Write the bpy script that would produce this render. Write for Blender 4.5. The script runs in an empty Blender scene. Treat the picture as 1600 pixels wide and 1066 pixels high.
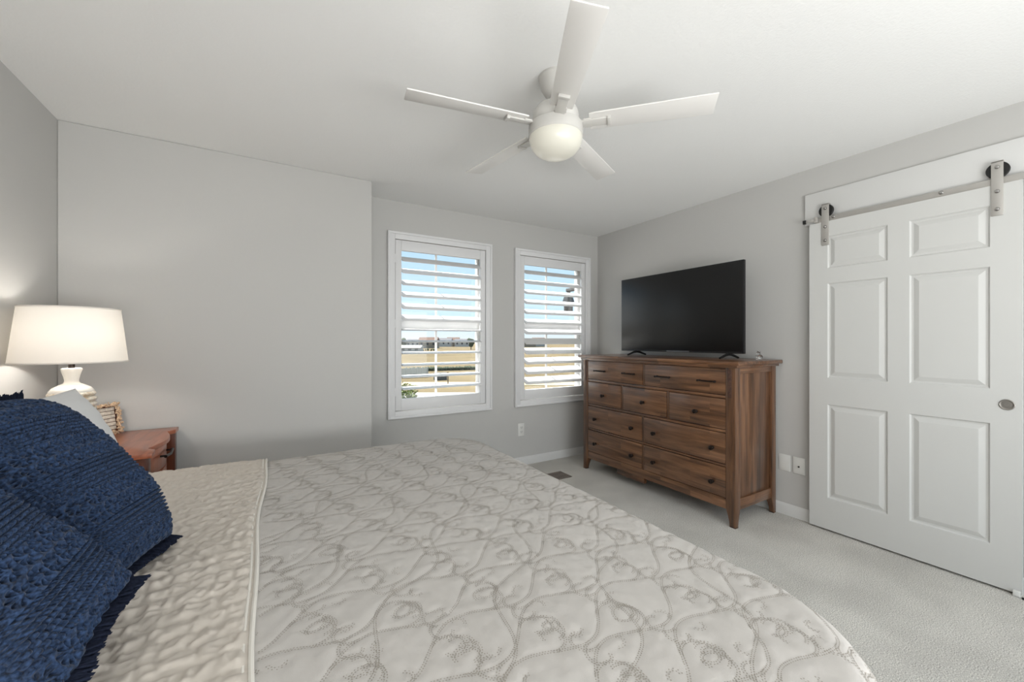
import bpy, bmesh, math, random
import numpy as np
from mathutils import Vector, Matrix

random.seed(7)
rng = np.random.default_rng(7)
SC = bpy.context.scene
COL = SC.collection
PI = math.pi

def lin(c):
    out = []
    for v in c[:3]:
        v = v / 255.0
        out.append(v / 12.92 if v <= 0.04045 else ((v + 0.055) / 1.055) ** 2.4)
    return (out[0], out[1], out[2], 1.0)

# ------------------------------------------------------------------ camera
YAW = 0.5395
EYE = 1.2523
cam_d = bpy.data.cameras.new('camera')
cam_d.sensor_width = 36.0
cam_d.lens = 628.47 * 36.0 / 1600.0
cam_d.clip_start = 0.02
cam_d.clip_end = 2000
cam = bpy.data.objects.new('camera', cam_d)
COL.objects.link(cam)
cam.location = (0, 0, EYE)
cam.rotation_euler = (PI / 2, 0, -YAW)
SC.camera = cam

# ------------------------------------------------------------------ colour management
SC.view_settings.view_transform = 'Standard'
SC.view_settings.look = 'None'
SC.view_settings.exposure = 0.17
SC.view_settings.gamma = 1.0
SC.view_settings.use_curve_mapping = False

# ------------------------------------------------------------------ sky
W = bpy.data.worlds.new('sky')
SC.world = W
W.use_nodes = True
wn, wl = W.node_tree.nodes, W.node_tree.links
wn.clear()
wo = wn.new('ShaderNodeOutputWorld')
wb = wn.new('ShaderNodeBackground')
tc = wn.new('ShaderNodeTexCoord')
sx = wn.new('ShaderNodeSeparateXYZ')
rp = wn.new('ShaderNodeValToRGB')
rp.color_ramp.elements[0].position = 0.0
rp.color_ramp.elements[0].color = lin((226, 234, 236))
rp.color_ramp.elements[1].position = 0.45
rp.color_ramp.elements[1].color = lin((150, 195, 236))
e = rp.color_ramp.elements.new(0.05); e.color = lin((204, 230, 246))
wl.new(tc.outputs['Generated'], sx.inputs[0])
wl.new(sx.outputs['Z'], rp.inputs[0])
wl.new(rp.outputs[0], wb.inputs[0])
wb.inputs[1].default_value = 1.15
wl.new(wb.outputs[0], wo.inputs[0])

# ------------------------------------------------------------------ sun, added fill lights and window portals
def light(name, kind, loc, energy, color=(1, 1, 1), **kw):
    d = bpy.data.lights.new(name, kind)
    d.energy = energy
    d.color = color
    for k, v in kw.items():
        if k != 'direction':
            setattr(d, k, v)
    o = bpy.data.objects.new(name, d)
    COL.objects.link(o)
    o.location = loc
    if 'direction' in kw:
        o.rotation_euler = Vector(kw['direction']).to_track_quat('-Z', 'Y').to_euler()
    return o

light('sun', 'SUN', (-8, 10, 12), 15.0, (1.0, 0.96, 0.90), angle=0.01, direction=(0.22, -0.60, -1.27))
# added fill light at the opening in the wall behind the photographer
light('added_fill_near_wall', 'AREA', (1.85, -1.66, 1.35), 19.0, (1.0, 1.0, 0.995), shape='RECTANGLE',
      size=2.3, size_y=1.7, direction=(0, 1, 0))
# unseen fill light added behind the photographer, aimed up to brighten the ceiling
light('added_fill_to_ceiling', 'AREA', (0.6, -1.2, 0.9), 60.0, (1.0, 1.0, 0.995), shape='RECTANGLE', size=2.6, size_y=0.8, direction=(0, 0.75, 1))
for i, xc in enumerate((1.326, 2.569)):
    p = light('window_portal', 'AREA', (xc, 3.565, 1.38), 1.0, shape='RECTANGLE', size=0.9, size_y=1.5, direction=(0, -1, 0))
    p.data.cycles.is_portal = True

# ------------------------------------------------------------------ helpers
class Mesh:
    """collects verts / faces in world coordinates, links them as one mesh object"""
    def __init__(self):
        self.bm = bmesh.new()

    def box(self, a, b, bevel=0.0, seg=2, M=None):
        c = [(a[i] + b[i]) / 2 for i in range(3)]
        s = [abs(b[i] - a[i]) for i in range(3)]
        t = bmesh.new()
        bmesh.ops.create_cube(t, size=1.0)
        bmesh.ops.scale(t, vec=s, verts=t.verts)
        if bevel > 0:
            bevel = min(bevel, min(s) * 0.49)
            bmesh.ops.bevel(t, geom=list(t.edges), offset=bevel, segments=seg, profile=0.5, affect='EDGES')
        bmesh.ops.translate(t, vec=c, verts=t.verts)
        if M is not None:
            bmesh.ops.transform(t, matrix=M, verts=t.verts)
        self.join(t)
        return self

    def join(self, t):
        me = bpy.data.meshes.new('tmp')
        t.to_mesh(me)
        t.free()
        self.bm.from_mesh(me)
        bpy.data.meshes.remove(me)

    def raw(self, verts, faces):
        vs = [self.bm.verts.new(v) for v in verts]
        for f in faces:
            try:
                self.bm.faces.new([vs[i] for i in f])
            except ValueError:
                pass
        return self

    def prism(self, pts, vec, bevel=0.0):
        """closed polygon (3d points) extruded along vec"""
        t = bmesh.new()
        n = len(pts)
        a = [t.verts.new(p) for p in pts]
        b = [t.verts.new(Vector(p) + Vector(vec)) for p in pts]
        t.faces.new(a[::-1])
        t.faces.new(b)
        for i in range(n):
            t.faces.new((a[i], a[(i + 1) % n], b[(i + 1) % n], b[i]))
        bmesh.ops.recalc_face_normals(t, faces=t.faces)
        if bevel > 0:
            bmesh.ops.bevel(t, geom=list(t.edges), offset=bevel, segments=2, profile=0.5, affect='EDGES')
        self.join(t)
        return self

    def lathe(self, prof, c, n=32, axis='Z', cap=True):
        """prof = [(r, h)...] turned round an axis through c"""
        ax = {'Z': (Vector((1, 0, 0)), Vector((0, 1, 0)), Vector((0, 0, 1))),
              'X': (Vector((0, 1, 0)), Vector((0, 0, 1)), Vector((1, 0, 0))),
              'Y': (Vector((0, 0, 1)), Vector((1, 0, 0)), Vector((0, 1, 0)))}[axis]
        c = Vector(c)
        t = bmesh.new()
        rings = []
        for r, h in prof:
            if r < 1e-6:
                rings.append([t.verts.new(c + ax[2] * h)])
            else:
                rings.append([t.verts.new(c + ax[2] * h + (ax[0] * math.cos(2 * PI * k / n) + ax[1] * math.sin(2 * PI * k / n)) * r) for k in range(n)])
        for a, b in zip(rings, rings[1:]):
            for k in range(n):
                k2 = (k + 1) % n
                if len(a) == 1 and len(b) == 1:
                    continue
                if len(a) == 1:
                    t.faces.new((a[0], b[k2], b[k]))
                elif len(b) == 1:
                    t.faces.new((a[k], a[k2], b[0]))
                else:
                    t.faces.new((a[k], a[k2], b[k2], b[k]))
        if cap:
            if len(rings[0]) > 1:
                t.faces.new(rings[0][::-1])
            if len(rings[-1]) > 1:
                t.faces.new(rings[-1])
        bmesh.ops.recalc_face_normals(t, faces=t.faces)
        self.join(t)
        return self

    def tube(self, pts, rad, n=8):
        pts = [Vector(p) for p in pts]
        if not hasattr(rad, '__len__'):
            rad = [rad] * len(pts)
        t = bmesh.new()
        rings = []
        for i, p in enumerate(pts):
            d = (pts[min(i + 1, len(pts) - 1)] - pts[max(i - 1, 0)]).normalized()
            u = d.orthogonal().normalized() if i == 0 else (u - d * u.dot(d)).normalized()
            v = d.cross(u)
            rings.append([t.verts.new(p + (u * math.cos(2 * PI * k / n) + v * math.sin(2 * PI * k / n)) * rad[i]) for k in range(n)])
        for a, b in zip(rings, rings[1:]):
            for k in range(n):
                t.faces.new((a[k], a[(k + 1) % n], b[(k + 1) % n], b[k]))
        t.faces.new(rings[0][::-1])
        t.faces.new(rings[-1])
        bmesh.ops.recalc_face_normals(t, faces=t.faces)
        self.join(t)
        return self

    def ball(self, c, r, sub=2, scale=(1, 1, 1)):
        t = bmesh.new()
        bmesh.ops.create_icosphere(t, subdivisions=sub, radius=r)
        bmesh.ops.scale(t, vec=scale, verts=t.verts)
        bmesh.ops.translate(t, vec=c, verts=t.verts)
        self.join(t)
        return self

    def build(self, name, mat, parent=None, smooth=35, loc=None):
        me = bpy.data.meshes.new(name)
        self.bm.to_mesh(me)
        self.bm.free()
        return finish(name, me, mat, parent, smooth, loc)


def world_loc(o):
    v = Vector((0, 0, 0))
    while o is not None:
        v += o.location
        o = o.parent
    return v


def finish(name, me, mat, parent=None, smooth=35, loc=None):
    """mesh data is in world coordinates; the object keeps its thing's origin"""
    o = bpy.data.objects.new(name, me)
    COL.objects.link(o)
    base = Vector((0, 0, 0))
    if parent is not None:
        o.parent = parent
        base = world_loc(parent)
    if loc is not None:
        o.location = Vector(loc) - base
        base = Vector(loc)
    if base.length > 0:
        me.transform(Matrix.Translation(-base))
    me.materials.append(mat)
    if smooth:
        me.shade_smooth()
        me.set_sharp_from_angle(angle=math.radians(smooth))
    return o


def grid_mesh(P, closed=False):
    """numpy array (n, m, 3) to mesh data"""
    n, m = P.shape[:2]
    idx = np.arange(n * m).reshape(n, m)
    f = np.stack([idx[:-1, :-1], idx[1:, :-1], idx[1:, 1:], idx[:-1, 1:]], -1).reshape(-1, 4)
    return P.reshape(-1, 3), f


def np_mesh(name, verts, faces):
    me = bpy.data.meshes.new(name)
    nv, nf = len(verts), len(faces)
    k = faces.shape[1]
    me.vertices.add(nv)
    me.vertices.foreach_set('co', np.ascontiguousarray(verts, dtype=np.float32).ravel())
    me.loops.add(nf * k)
    me.polygons.add(nf)
    me.loops.foreach_set('vertex_index', np.ascontiguousarray(faces, dtype=np.int32).ravel())
    me.polygons.foreach_set('loop_start', np.arange(0, nf * k, k, dtype=np.int32))
    me.update(calc_edges=True)
    me.validate()
    return me


def thing(name, label, cat, loc, group=None):
    o = bpy.data.objects.new(name, None)
    o.empty_display_size = 0.1
    COL.objects.link(o)
    o.location = loc
    return tag(o, label, cat, group)


def tag(o, label=None, cat=None, group=None, kind=None):
    if label: o['label'] = label
    if cat: o['category'] = cat
    if group: o['group'] = group
    if kind: o['kind'] = kind
    return o


def struct(o, label=None):
    o['kind'] = 'structure'
    if label: o['label'] = label
    return o


def struct_root(name, loc=(0, 0, 0), label=None):
    o = bpy.data.objects.new(name, None)
    COL.objects.link(o)
    o.location = loc
    return struct(o, label)


def copy_tree(o, parent=None):
    c = o.copy()
    COL.objects.link(c)
    if parent is not None:
        c.parent = parent
    for ch in list(o.children):
        copy_tree(ch, c)
    return c

# ------------------------------------------------------------------ materials
def new_mat(name):
    m = bpy.data.materials.new(name)
    m.use_nodes = True
    nt = m.node_tree
    return m, nt, nt.nodes['Principled BSDF']


def N(nt, kind, **kw):
    n = nt.nodes.new(kind)
    for k, v in kw.items():
        setattr(n, k, v)
    return n


def plain(name, rgb, rough=0.5, metal=0.0, bump=None, vary=None, spec=0.5):
    """rgb in sRGB 0-255; bump = (scale, strength, distance); vary = (scale, amount)"""
    m, nt, b = new_mat(name)
    b.inputs['Base Color'].default_value = lin(rgb)
    b.inputs['Roughness'].default_value = rough
    b.inputs['Metallic'].default_value = metal
    b.inputs['Specular IOR Level'].default_value = spec
    tcn = N(nt, 'ShaderNodeTexCoord')
    if vary:
        nz = N(nt, 'ShaderNodeTexNoise')
        nz.inputs['Scale'].default_value = vary[0]
        nz.inputs['Detail'].default_value = 4
        nt.links.new(tcn.outputs['Object'], nz.inputs['Vector'])
        mr = N(nt, 'ShaderNodeMapRange')
        mr.inputs['From Min'].default_value = 0.3
        mr.inputs['From Max'].default_value = 0.7
        mr.inputs['To Min'].default_value = 1 - vary[1]
        mr.inputs['To Max'].default_value = 1 + vary[1]
        nt.links.new(nz.outputs['Fac'], mr.inputs['Value'])
        mx = N(nt, 'ShaderNodeVectorMath', operation='SCALE')
        mx.inputs[0].default_value = lin(rgb)[:3]
        nt.links.new(mr.outputs[0], mx.inputs['Scale'])
        nt.links.new(mx.outputs[0], b.inputs['Base Color'])
    if bump:
        nz = N(nt, 'ShaderNodeTexNoise')
        nz.inputs['Scale'].default_value = bump[0]
        nz.inputs['Detail'].default_value = 3
        nt.links.new(tcn.outputs['Object'], nz.inputs['Vector'])
        bp = N(nt, 'ShaderNodeBump')
        bp.inputs['Strength'].default_value = bump[1]
        bp.inputs['Distance'].default_value = bump[2]
        nt.links.new(nz.outputs['Fac'], bp.inputs['Height'])
        nt.links.new(bp.outputs[0], b.inputs['Normal'])
    return m


def wood(name, dark, mid, light_, axis, rough=0.35, blocks=True):
    """grain runs along axis (0,1,2) in object coordinates"""
    m, nt, b = new_mat(name)
    tcn = N(nt, 'ShaderNodeTexCoord')
    mp = N(nt, 'ShaderNodeMapping')
    s = [26.0, 26.0, 26.0]
    s[axis] = 1.8
    mp.inputs['Scale'].default_value = s
    nt.links.new(tcn.outputs['Object'], mp.inputs['Vector'])
    sep = N(nt, 'ShaderNodeSeparateXYZ')
    nt.links.new(tcn.outputs['Object'], sep.inputs[0])
    cmb = N(nt, 'ShaderNodeCombineXYZ')
    other = {0: ('Y', 'Z'), 1: ('Z', 'X'), 2: ('Y', 'X')}[axis]
    nt.links.new(sep.outputs['XYZ'[axis]], cmb.inputs[0])
    nt.links.new(sep.outputs[other[0]], cmb.inputs[1])
    br = N(nt, 'ShaderNodeTexBrick', offset=0.37, offset_frequency=2)
    br.inputs['Scale'].default_value = 1.0
    br.inputs['Mortar Size'].default_value = 0.0
    br.inputs['Brick Width'].default_value = 0.42
    br.inputs['Row Height'].default_value = 0.075
    br.inputs['Color1'].default_value = (0.0, 0.0, 0.0, 1)
    br.inputs['Color2'].default_value = (1.0, 1.0, 1.0, 1)
    br.inputs['Bias'].default_value = 0.0
    nt.links.new(cmb.outputs[0], br.inputs['Vector'])
    ad = N(nt, 'ShaderNodeVectorMath', operation='MULTIPLY_ADD')
    nt.links.new(br.outputs['Color'], ad.inputs[0])
    ad.inputs[1].default_value = (7, 5, 3) if blocks else (0, 0, 0)
    nt.links.new(mp.outputs[0], ad.inputs[2])
    nz = N(nt, 'ShaderNodeTexNoise')
    nz.inputs['Scale'].default_value = 1.0
    nz.inputs['Detail'].default_value = 6
    nz.inputs['Roughness'].default_value = 0.62
    nz.inputs['Distortion'].default_value = 0.6
    nt.links.new(ad.outputs[0], nz.inputs['Vector'])
    add = N(nt, 'ShaderNodeMath', operation='MULTIPLY_ADD')
    nt.links.new(br.outputs['Color'], add.inputs[0])
    add.inputs[1].default_value = 0.06 if blocks else 0.0
    nt.links.new(nz.outputs['Fac'], add.inputs[2])
    ramp = N(nt, 'ShaderNodeValToRGB')
    cr = ramp.color_ramp
    cr.elements[0].position = 0.34; cr.elements[0].color = lin(dark)
    cr.elements[1].position = 0.80; cr.elements[1].color = lin(light_)
    ee = cr.elements.new(0.55); ee.color = lin(mid)
    nt.links.new(add.outputs[0], ramp.inputs[0])
    nt.links.new(ramp.outputs[0], b.inputs['Base Color'])
    b.inputs['Roughness'].default_value = rough
    b.inputs['Coat Weight'].default_value = 0.35
    b.inputs['Coat Roughness'].default_value = 0.16
    b.inputs['Coat IOR'].default_value = 1.6
    bp = N(nt, 'ShaderNodeBump')
    bp.inputs['Strength'].default_value = 0.15
    bp.inputs['Distance'].default_value = 0.001
    nt.links.new(nz.outputs['Fac'], bp.inputs['Height'])
    nt.links.new(bp.outputs[0], b.inputs['Normal'])
    return m


M_WALL = plain('wall_paint', (198, 197, 194), 0.85, bump=(140, 0.12, 0.002), spec=0.2)
M_CEIL = plain('ceiling_paint', (240, 240, 238), 0.9, bump=(95, 0.35, 0.003), spec=0.15)
M_TRIM = plain('white_trim_paint', (220, 220, 218), 0.4)
M_DOOR = plain('white_door_paint', (209, 209, 206), 0.5)
M_SHUT = plain('shutter_white', (228, 228, 228), 0.45)
M_STEEL = plain('brushed_nickel', (190, 187, 182), 0.5, 0.65)
M_BOLT = plain('polished_bolt', (170, 168, 165), 0.18, 1.0)
M_DARKMETAL = plain('dark_bronze_metal', (44, 36, 32), 0.35, 0.7)
M_BLACK = plain('black_rubber', (18, 18, 18), 0.5)
M_PLATE = plain('white_plastic', (226, 226, 222), 0.35)
M_SLOT = plain('socket_slots', (70, 68, 66), 0.6)
DK, MD, LT = (64, 42, 27), (110, 75, 50), (148, 107, 75)
WOOD = [wood('dresser_wood_%s' % 'xyz'[a], DK, MD, LT, a, 0.33, a != 2) for a in range(3)]
M_INLAY = plain('carved_wood_inlay', (82, 56, 44), 0.6, bump=(90, 0.9, 0.004), vary=(60, 0.35))
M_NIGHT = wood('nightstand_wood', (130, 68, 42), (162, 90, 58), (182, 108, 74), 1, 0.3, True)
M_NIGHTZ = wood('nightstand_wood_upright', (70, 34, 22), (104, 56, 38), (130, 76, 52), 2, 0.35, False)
M_NIGHTD = plain('nightstand_drawer_grey', (150, 138, 120), 0.55, vary=(30, 0.15))

# ---- carpet
m, nt, b = new_mat('carpet_pile')
tcn = N(nt, 'ShaderNodeTexCoord')
n1 = N(nt, 'ShaderNodeTexNoise'); n1.inputs['Scale'].default_value = 240; n1.inputs['Detail'].default_value = 3
n2 = N(nt, 'ShaderNodeTexNoise'); n2.inputs['Scale'].default_value = 3.2; n2.inputs['Detail'].default_value = 3
nt.links.new(tcn.outputs['Object'], n1.inputs['Vector'])
nt.links.new(tcn.outputs['Object'], n2.inputs['Vector'])
r1 = N(nt, 'ShaderNodeValToRGB')
r1.color_ramp.elements[0].position = 0.33; r1.color_ramp.elements[0].color = lin((156, 153, 146))
r1.color_ramp.elements[1].position = 0.66; r1.color_ramp.elements[1].color = lin((240, 237, 230))
nt.links.new(n1.outputs['Fac'], r1.inputs[0])
mr = N(nt, 'ShaderNodeMapRange')
mr.inputs['From Min'].default_value = 0.35; mr.inputs['From Max'].default_value = 0.65
mr.inputs['To Min'].default_value = 0.9; mr.inputs['To Max'].default_value = 1.06
nt.links.new(n2.outputs['Fac'], mr.inputs['Value'])
vm = N(nt, 'ShaderNodeVectorMath', operation='SCALE')
nt.links.new(r1.outputs[0], vm.inputs[0]); nt.links.new(mr.outputs[0], vm.inputs['Scale'])
nt.links.new(vm.outputs[0], b.inputs['Base Color'])
b.inputs['Roughness'].default_value = 1.0
b.inputs['Specular IOR Level'].default_value = 0.05
bp = N(nt, 'ShaderNodeBump'); bp.inputs['Strength'].default_value = 0.6; bp.inputs['Distance'].default_value = 0.004
nt.links.new(n1.outputs['Fac'], bp.inputs['Height']); nt.links.new(bp.outputs[0], b.inputs['Normal'])
M_CARPET = m

# ---- window glass: thin, mostly clear
m, nt, b = new_mat('window_glass')
nt.nodes.remove(b)
tr = N(nt, 'ShaderNodeBsdfTransparent'); gl = N(nt, 'ShaderNodeBsdfGlossy'); mixs = N(nt, 'ShaderNodeMixShader')
gl.inputs['Roughness'].default_value = 0.02
mixs.inputs[0].default_value = 0.035
tr.inputs[0].default_value = (0.97, 0.98, 0.98, 1)
nt.links.new(tr.outputs[0], mixs.inputs[1]); nt.links.new(gl.outputs[0], mixs.inputs[2])
nt.links.new(mixs.outputs[0], nt.nodes['Material Output'].inputs[0])
M_GLASS = m


def cloth(name, rgb, fine=900, spec=0.1, rough=0.95, vary=None, sheen=0.0):
    m = plain(name, rgb, rough, bump=(fine, 0.25, 0.0008), vary=vary, spec=spec)
    m.node_tree.nodes['Principled BSDF'].inputs['Sheen Weight'].default_value = sheen
    return m

M_QUILT = cloth('coverlet_cotton', (192, 188, 183), 700)
M_THREAD = cloth('embroidery_thread', (160, 154, 145), 1500)
M_FOLD = cloth('stitched_quilt_cotton', (200, 192, 182), 600)
M_BIND = cloth('quilt_binding', (222, 218, 210), 600)
M_KNIT = cloth('navy_knit_yarn', (38, 53, 78), 1400, vary=(200, 0.8), sheen=0.1)
M_FRINGE = cloth('navy_fringe_yarn', (30, 35, 50), 1200, vary=(200, 0.3))
M_SHAM = cloth('white_pillow_cotton', (224, 224, 224), 500)
M_MATTRESS = cloth('mattress_ticking', (210, 208, 204), 400)

# ================================================================== THE SETTING
XL, XR, YW, YB, XB, CEIL, YN = -0.9835, 3.192, 3.433, 3.098, 0.642, 2.44, -1.7
T = 0.16
TW = 0.116
g = Mesh(); g.box((XL - T, YN - T, -0.2), (XR + T, YW + T, 0.0))
struct(g.build('floor', M_CARPET, smooth=0))
g = Mesh(); g.box((XL - T, YN - T, CEIL), (XR + T, YW + T, CEIL + 0.15))
struct(g.build('ceiling', M_CEIL, smooth=0))
g = Mesh(); g.box((XL - T, YN - T, 0), (XL, YW + T, CEIL))
struct(g.build('wall_left', M_WALL, smooth=0))
g = Mesh(); g.box((XR, YN - T, 0), (XR + T, YW + T, CEIL))
struct(g.build('wall_right', M_WALL, smooth=0))
g = Mesh(); g.box((XL, YB, 0), (XB, YW + T, CEIL), bevel=0.006)
struct(g.build('wall_lamp_side', M_WALL, smooth=0))
# window wall with two openings
WINS = [(0.885, 1.768), (2.128, 3.010)]
WZ = (0.645, 2.122)
g = Mesh()
xs = [XB, WINS[0][0], WINS[0][1], WINS[1][0], WINS[1][1], XR]
for i in range(5):
    if i in (1, 3):
        g.box((xs[i], YW, 0), (xs[i + 1], YW + TW, WZ[0]))
        g.box((xs[i], YW, WZ[1]), (xs[i + 1], YW + TW, CEIL))
    else:
        g.box((xs[i], YW, 0), (xs[i + 1], YW + TW, CEIL))
struct(g.build('wall_window', M_WALL, smooth=0))
# wall behind the photographer, with a wide unseen opening added to let light in
g = Mesh()
g.box((XL, YN - T, 0), (0.6, YN, CEIL)); g.box((3.05, YN - T, 0), (XR, YN, CEIL))
g.box((0.6, YN - T, 0), (3.05, YN, 0.45)); g.box((0.6, YN - T, 2.25), (3.05, YN, CEIL))
struct(g.build('wall_near', M_WALL, smooth=0))

def base_profile(y0):
    return [(0, 0), (0.013, 0), (0.013, 0.062), (0.009, 0.072), (0.004, 0.078), (0, 0.082)]
def baseboard(name, axis, fixed, a, b, sgn):
    g = Mesh()
    if axis == 'X':
        g.prism([(a, fixed + sgn * d, h) for d, h in base_profile(0)], (b - a, 0, 0))
    else:
        g.prism([(fixed + sgn * d, a, h) for d, h in base_profile(0)], (0, b - a, 0))
    struct(g.build(name, M_TRIM, smooth=25))
baseboard('baseboard_window', 'X', YW, XB, XR - 0.013, -1)
baseboard('baseboard_right', 'Y', XR, YN, YW - 0.013, -1)
baseboard('baseboard_left', 'Y', XL, YN, YB - 0.013, 1)
baseboard('baseboard_lamp_side', 'X', YB, XL, XB, -1)

# ---- windows: frame, sash bars, glass, sill
def window(n, x0, x1):
    r = struct_root('window_%d' % n, ((x0 + x1) / 2, YW + 0.11, WZ[0]), 'white framed window with one middle bar behind the shutter')
    z0, z1 = WZ
    y0, y1 = YW + 0.070, YW + 0.114
    g = Mesh()
    fw = 0.062
    g.box((x0, y0, z0), (x0 + fw, y1, z1), 0.004); g.box((x1 - fw, y0, z0), (x1, y1, z1), 0.004)
    g.box((x0 + fw, y0, z0), (x1 - fw, y1, z0 + fw), 0.004); g.box((x0 + fw, y0, z1 - fw), (x1 - fw, y1, z1), 0.004)
    g.build('window_frame', M_SHUT, r)
    g = Mesh(); g.box((x0 + fw, y0 - 0.01, 1.362), (x1 - fw, y1 - 0.01, 1.438), 0.004)
    g.build('meeting_rail', M_SHUT, r)
    g = Mesh()
    xm = (x0 + x1) / 2 - 0.028
    g.box((xm - 0.009, y0 + 0.02, z0 + fw), (xm + 0.009, y0 + 0.03, z1 - fw))
    g.build('muntin', M_SHUT, r)
    g = Mesh(); g.box((x0 + fw, y0 + 0.033, z0 + fw), (x1 - fw, y0 + 0.037, z1 - fw))
    g.build('glass_pane', M_GLASS, r, 0)
for i, (a, b_) in enumerate(WINS):
    window(i + 1, a, b_)

# ---- plantation shutters
def shutter(x0, x1, label, low_tilt):
    """x0..x1 outer edges of the casing"""
    z0, z1 = 0.594, 2.178
    r = thing('plantation_shutter', label, 'window shutter', ((x0 + x1) / 2, YW, z0), 'white plantation shutters')
    fw = 0.062
    g = Mesh()
    # stepped picture-frame casing with a raised outer bead
    for (a, b_) in (((x0, z0), (x0 + fw, z1)), ((x1 - fw, z0), (x1, z1))):
        g.box((a[0], YW - 0.022, a[1]), (b_[0], YW, b_[1]), 0.003)
    g.box((x0 + fw, YW - 0.022, z0), (x1 - fw, YW, z0 + fw), 0.003); g.box((x0 + fw, YW - 0.022, z1 - fw), (x1 - fw, YW, z1), 0.003)
    bw = 0.02
    e_ = 0.001
    g.box((x0 - e_, YW - 0.034, z0 - e_), (x0 + bw, YW, z1 + e_), 0.005); g.box((x1 - bw, YW - 0.034, z0 - e_), (x1 + e_, YW, z1 + e_), 0.005)
    g.box((x0 + bw - 0.004, YW - 0.0335, z0 - e_), (x1 - bw + 0.004, YW, z0 + bw), 0.005); g.box((x0 + bw - 0.004, YW - 0.0335, z1 - bw), (x1 - bw + 0.004, YW, z1 + e_), 0.005)
    g.build('casing', M_SHUT, r)
    # hinged panel: stiles and rails
    px0, px1 = x0 + fw + 0.004, x1 - fw - 0.004
    pz0, pz1 = z0 + fw + 0.004, z1 - fw - 0.004
    ya, yb = YW - 0.012, YW + 0.016
    st = 0.052
    for a in (px0, px1 - st):
        g = Mesh(); g.box((a, ya, pz0), (a + st, yb, pz1), 0.003); g.build('stile', M_SHUT, r)
    g = Mesh()
    g.box((px0 + st, ya, pz1 - 0.088), (px1 - st, yb, pz1), 0.003)
    g.build('top_rail', M_SHUT, r)
    g = Mesh()
    g.box((px0 + st, ya, pz0), (px1 - st, yb, pz0 + 0.098), 0.003)
    g.build('bottom_rail', M_SHUT, r)
    for zz in (pz1 - 0.16, 1.40, pz0 + 0.16):
        g = Mesh(); g.box((px0 - 0.006, ya - 0.004, zz - 0.035), (px0 + 0.004, ya + 0.004, zz + 0.035), 0.002)
        g.build('hinge', M_SHUT, r)
    # elliptical louvers
    la, lb = px0 + st + 0.002, px1 - st - 0.002
    first = {}
    for i in range(12):
        zc = 1.955 - 0.1008 * i
        tilt = math.radians(31.0) if i < 6 else math.radians(low_tilt)
        key = round(tilt, 4)
        if key not in first:
            g = Mesh()
            pts = []
            for k in range(20):
                a = 2 * PI * k / 20
                u, w = 0.057 * math.cos(a), 0.0058 * math.sin(a)
                # outer edge up, room edge down
                pts.append((la, YW + 0.002 + u * math.cos(tilt) - w * math.sin(tilt), zc + u * math.sin(tilt) + w * math.cos(tilt)))
            g.prism(pts, (lb - la, 0, 0))
            o = g.build('louver', M_SHUT, r, 40, loc=((la + lb) / 2, YW + 0.002, zc))
            first[key] = o
        else:
            o = first[key].copy()
            COL.objects.link(o)
            o.parent = r
            o.location = first[key].location.copy()
            o.location.z = zc - r.location.z
    return r
shutter(0.835, 1.818, 'white plantation shutter on the left window, its lower slats open onto the field', 8.0)
shutter(2.078, 3.060, 'white plantation shutter on the right window by the dresser, its lower slats nearly shut', 34.0)

# ---- header board over the sliding door
g = Mesh(); g.box((3.172, -0.62, 2.045), (XR, 1.348, 2.258), 0.003)
struct(g.build('trim_1', M_TRIM))

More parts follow.
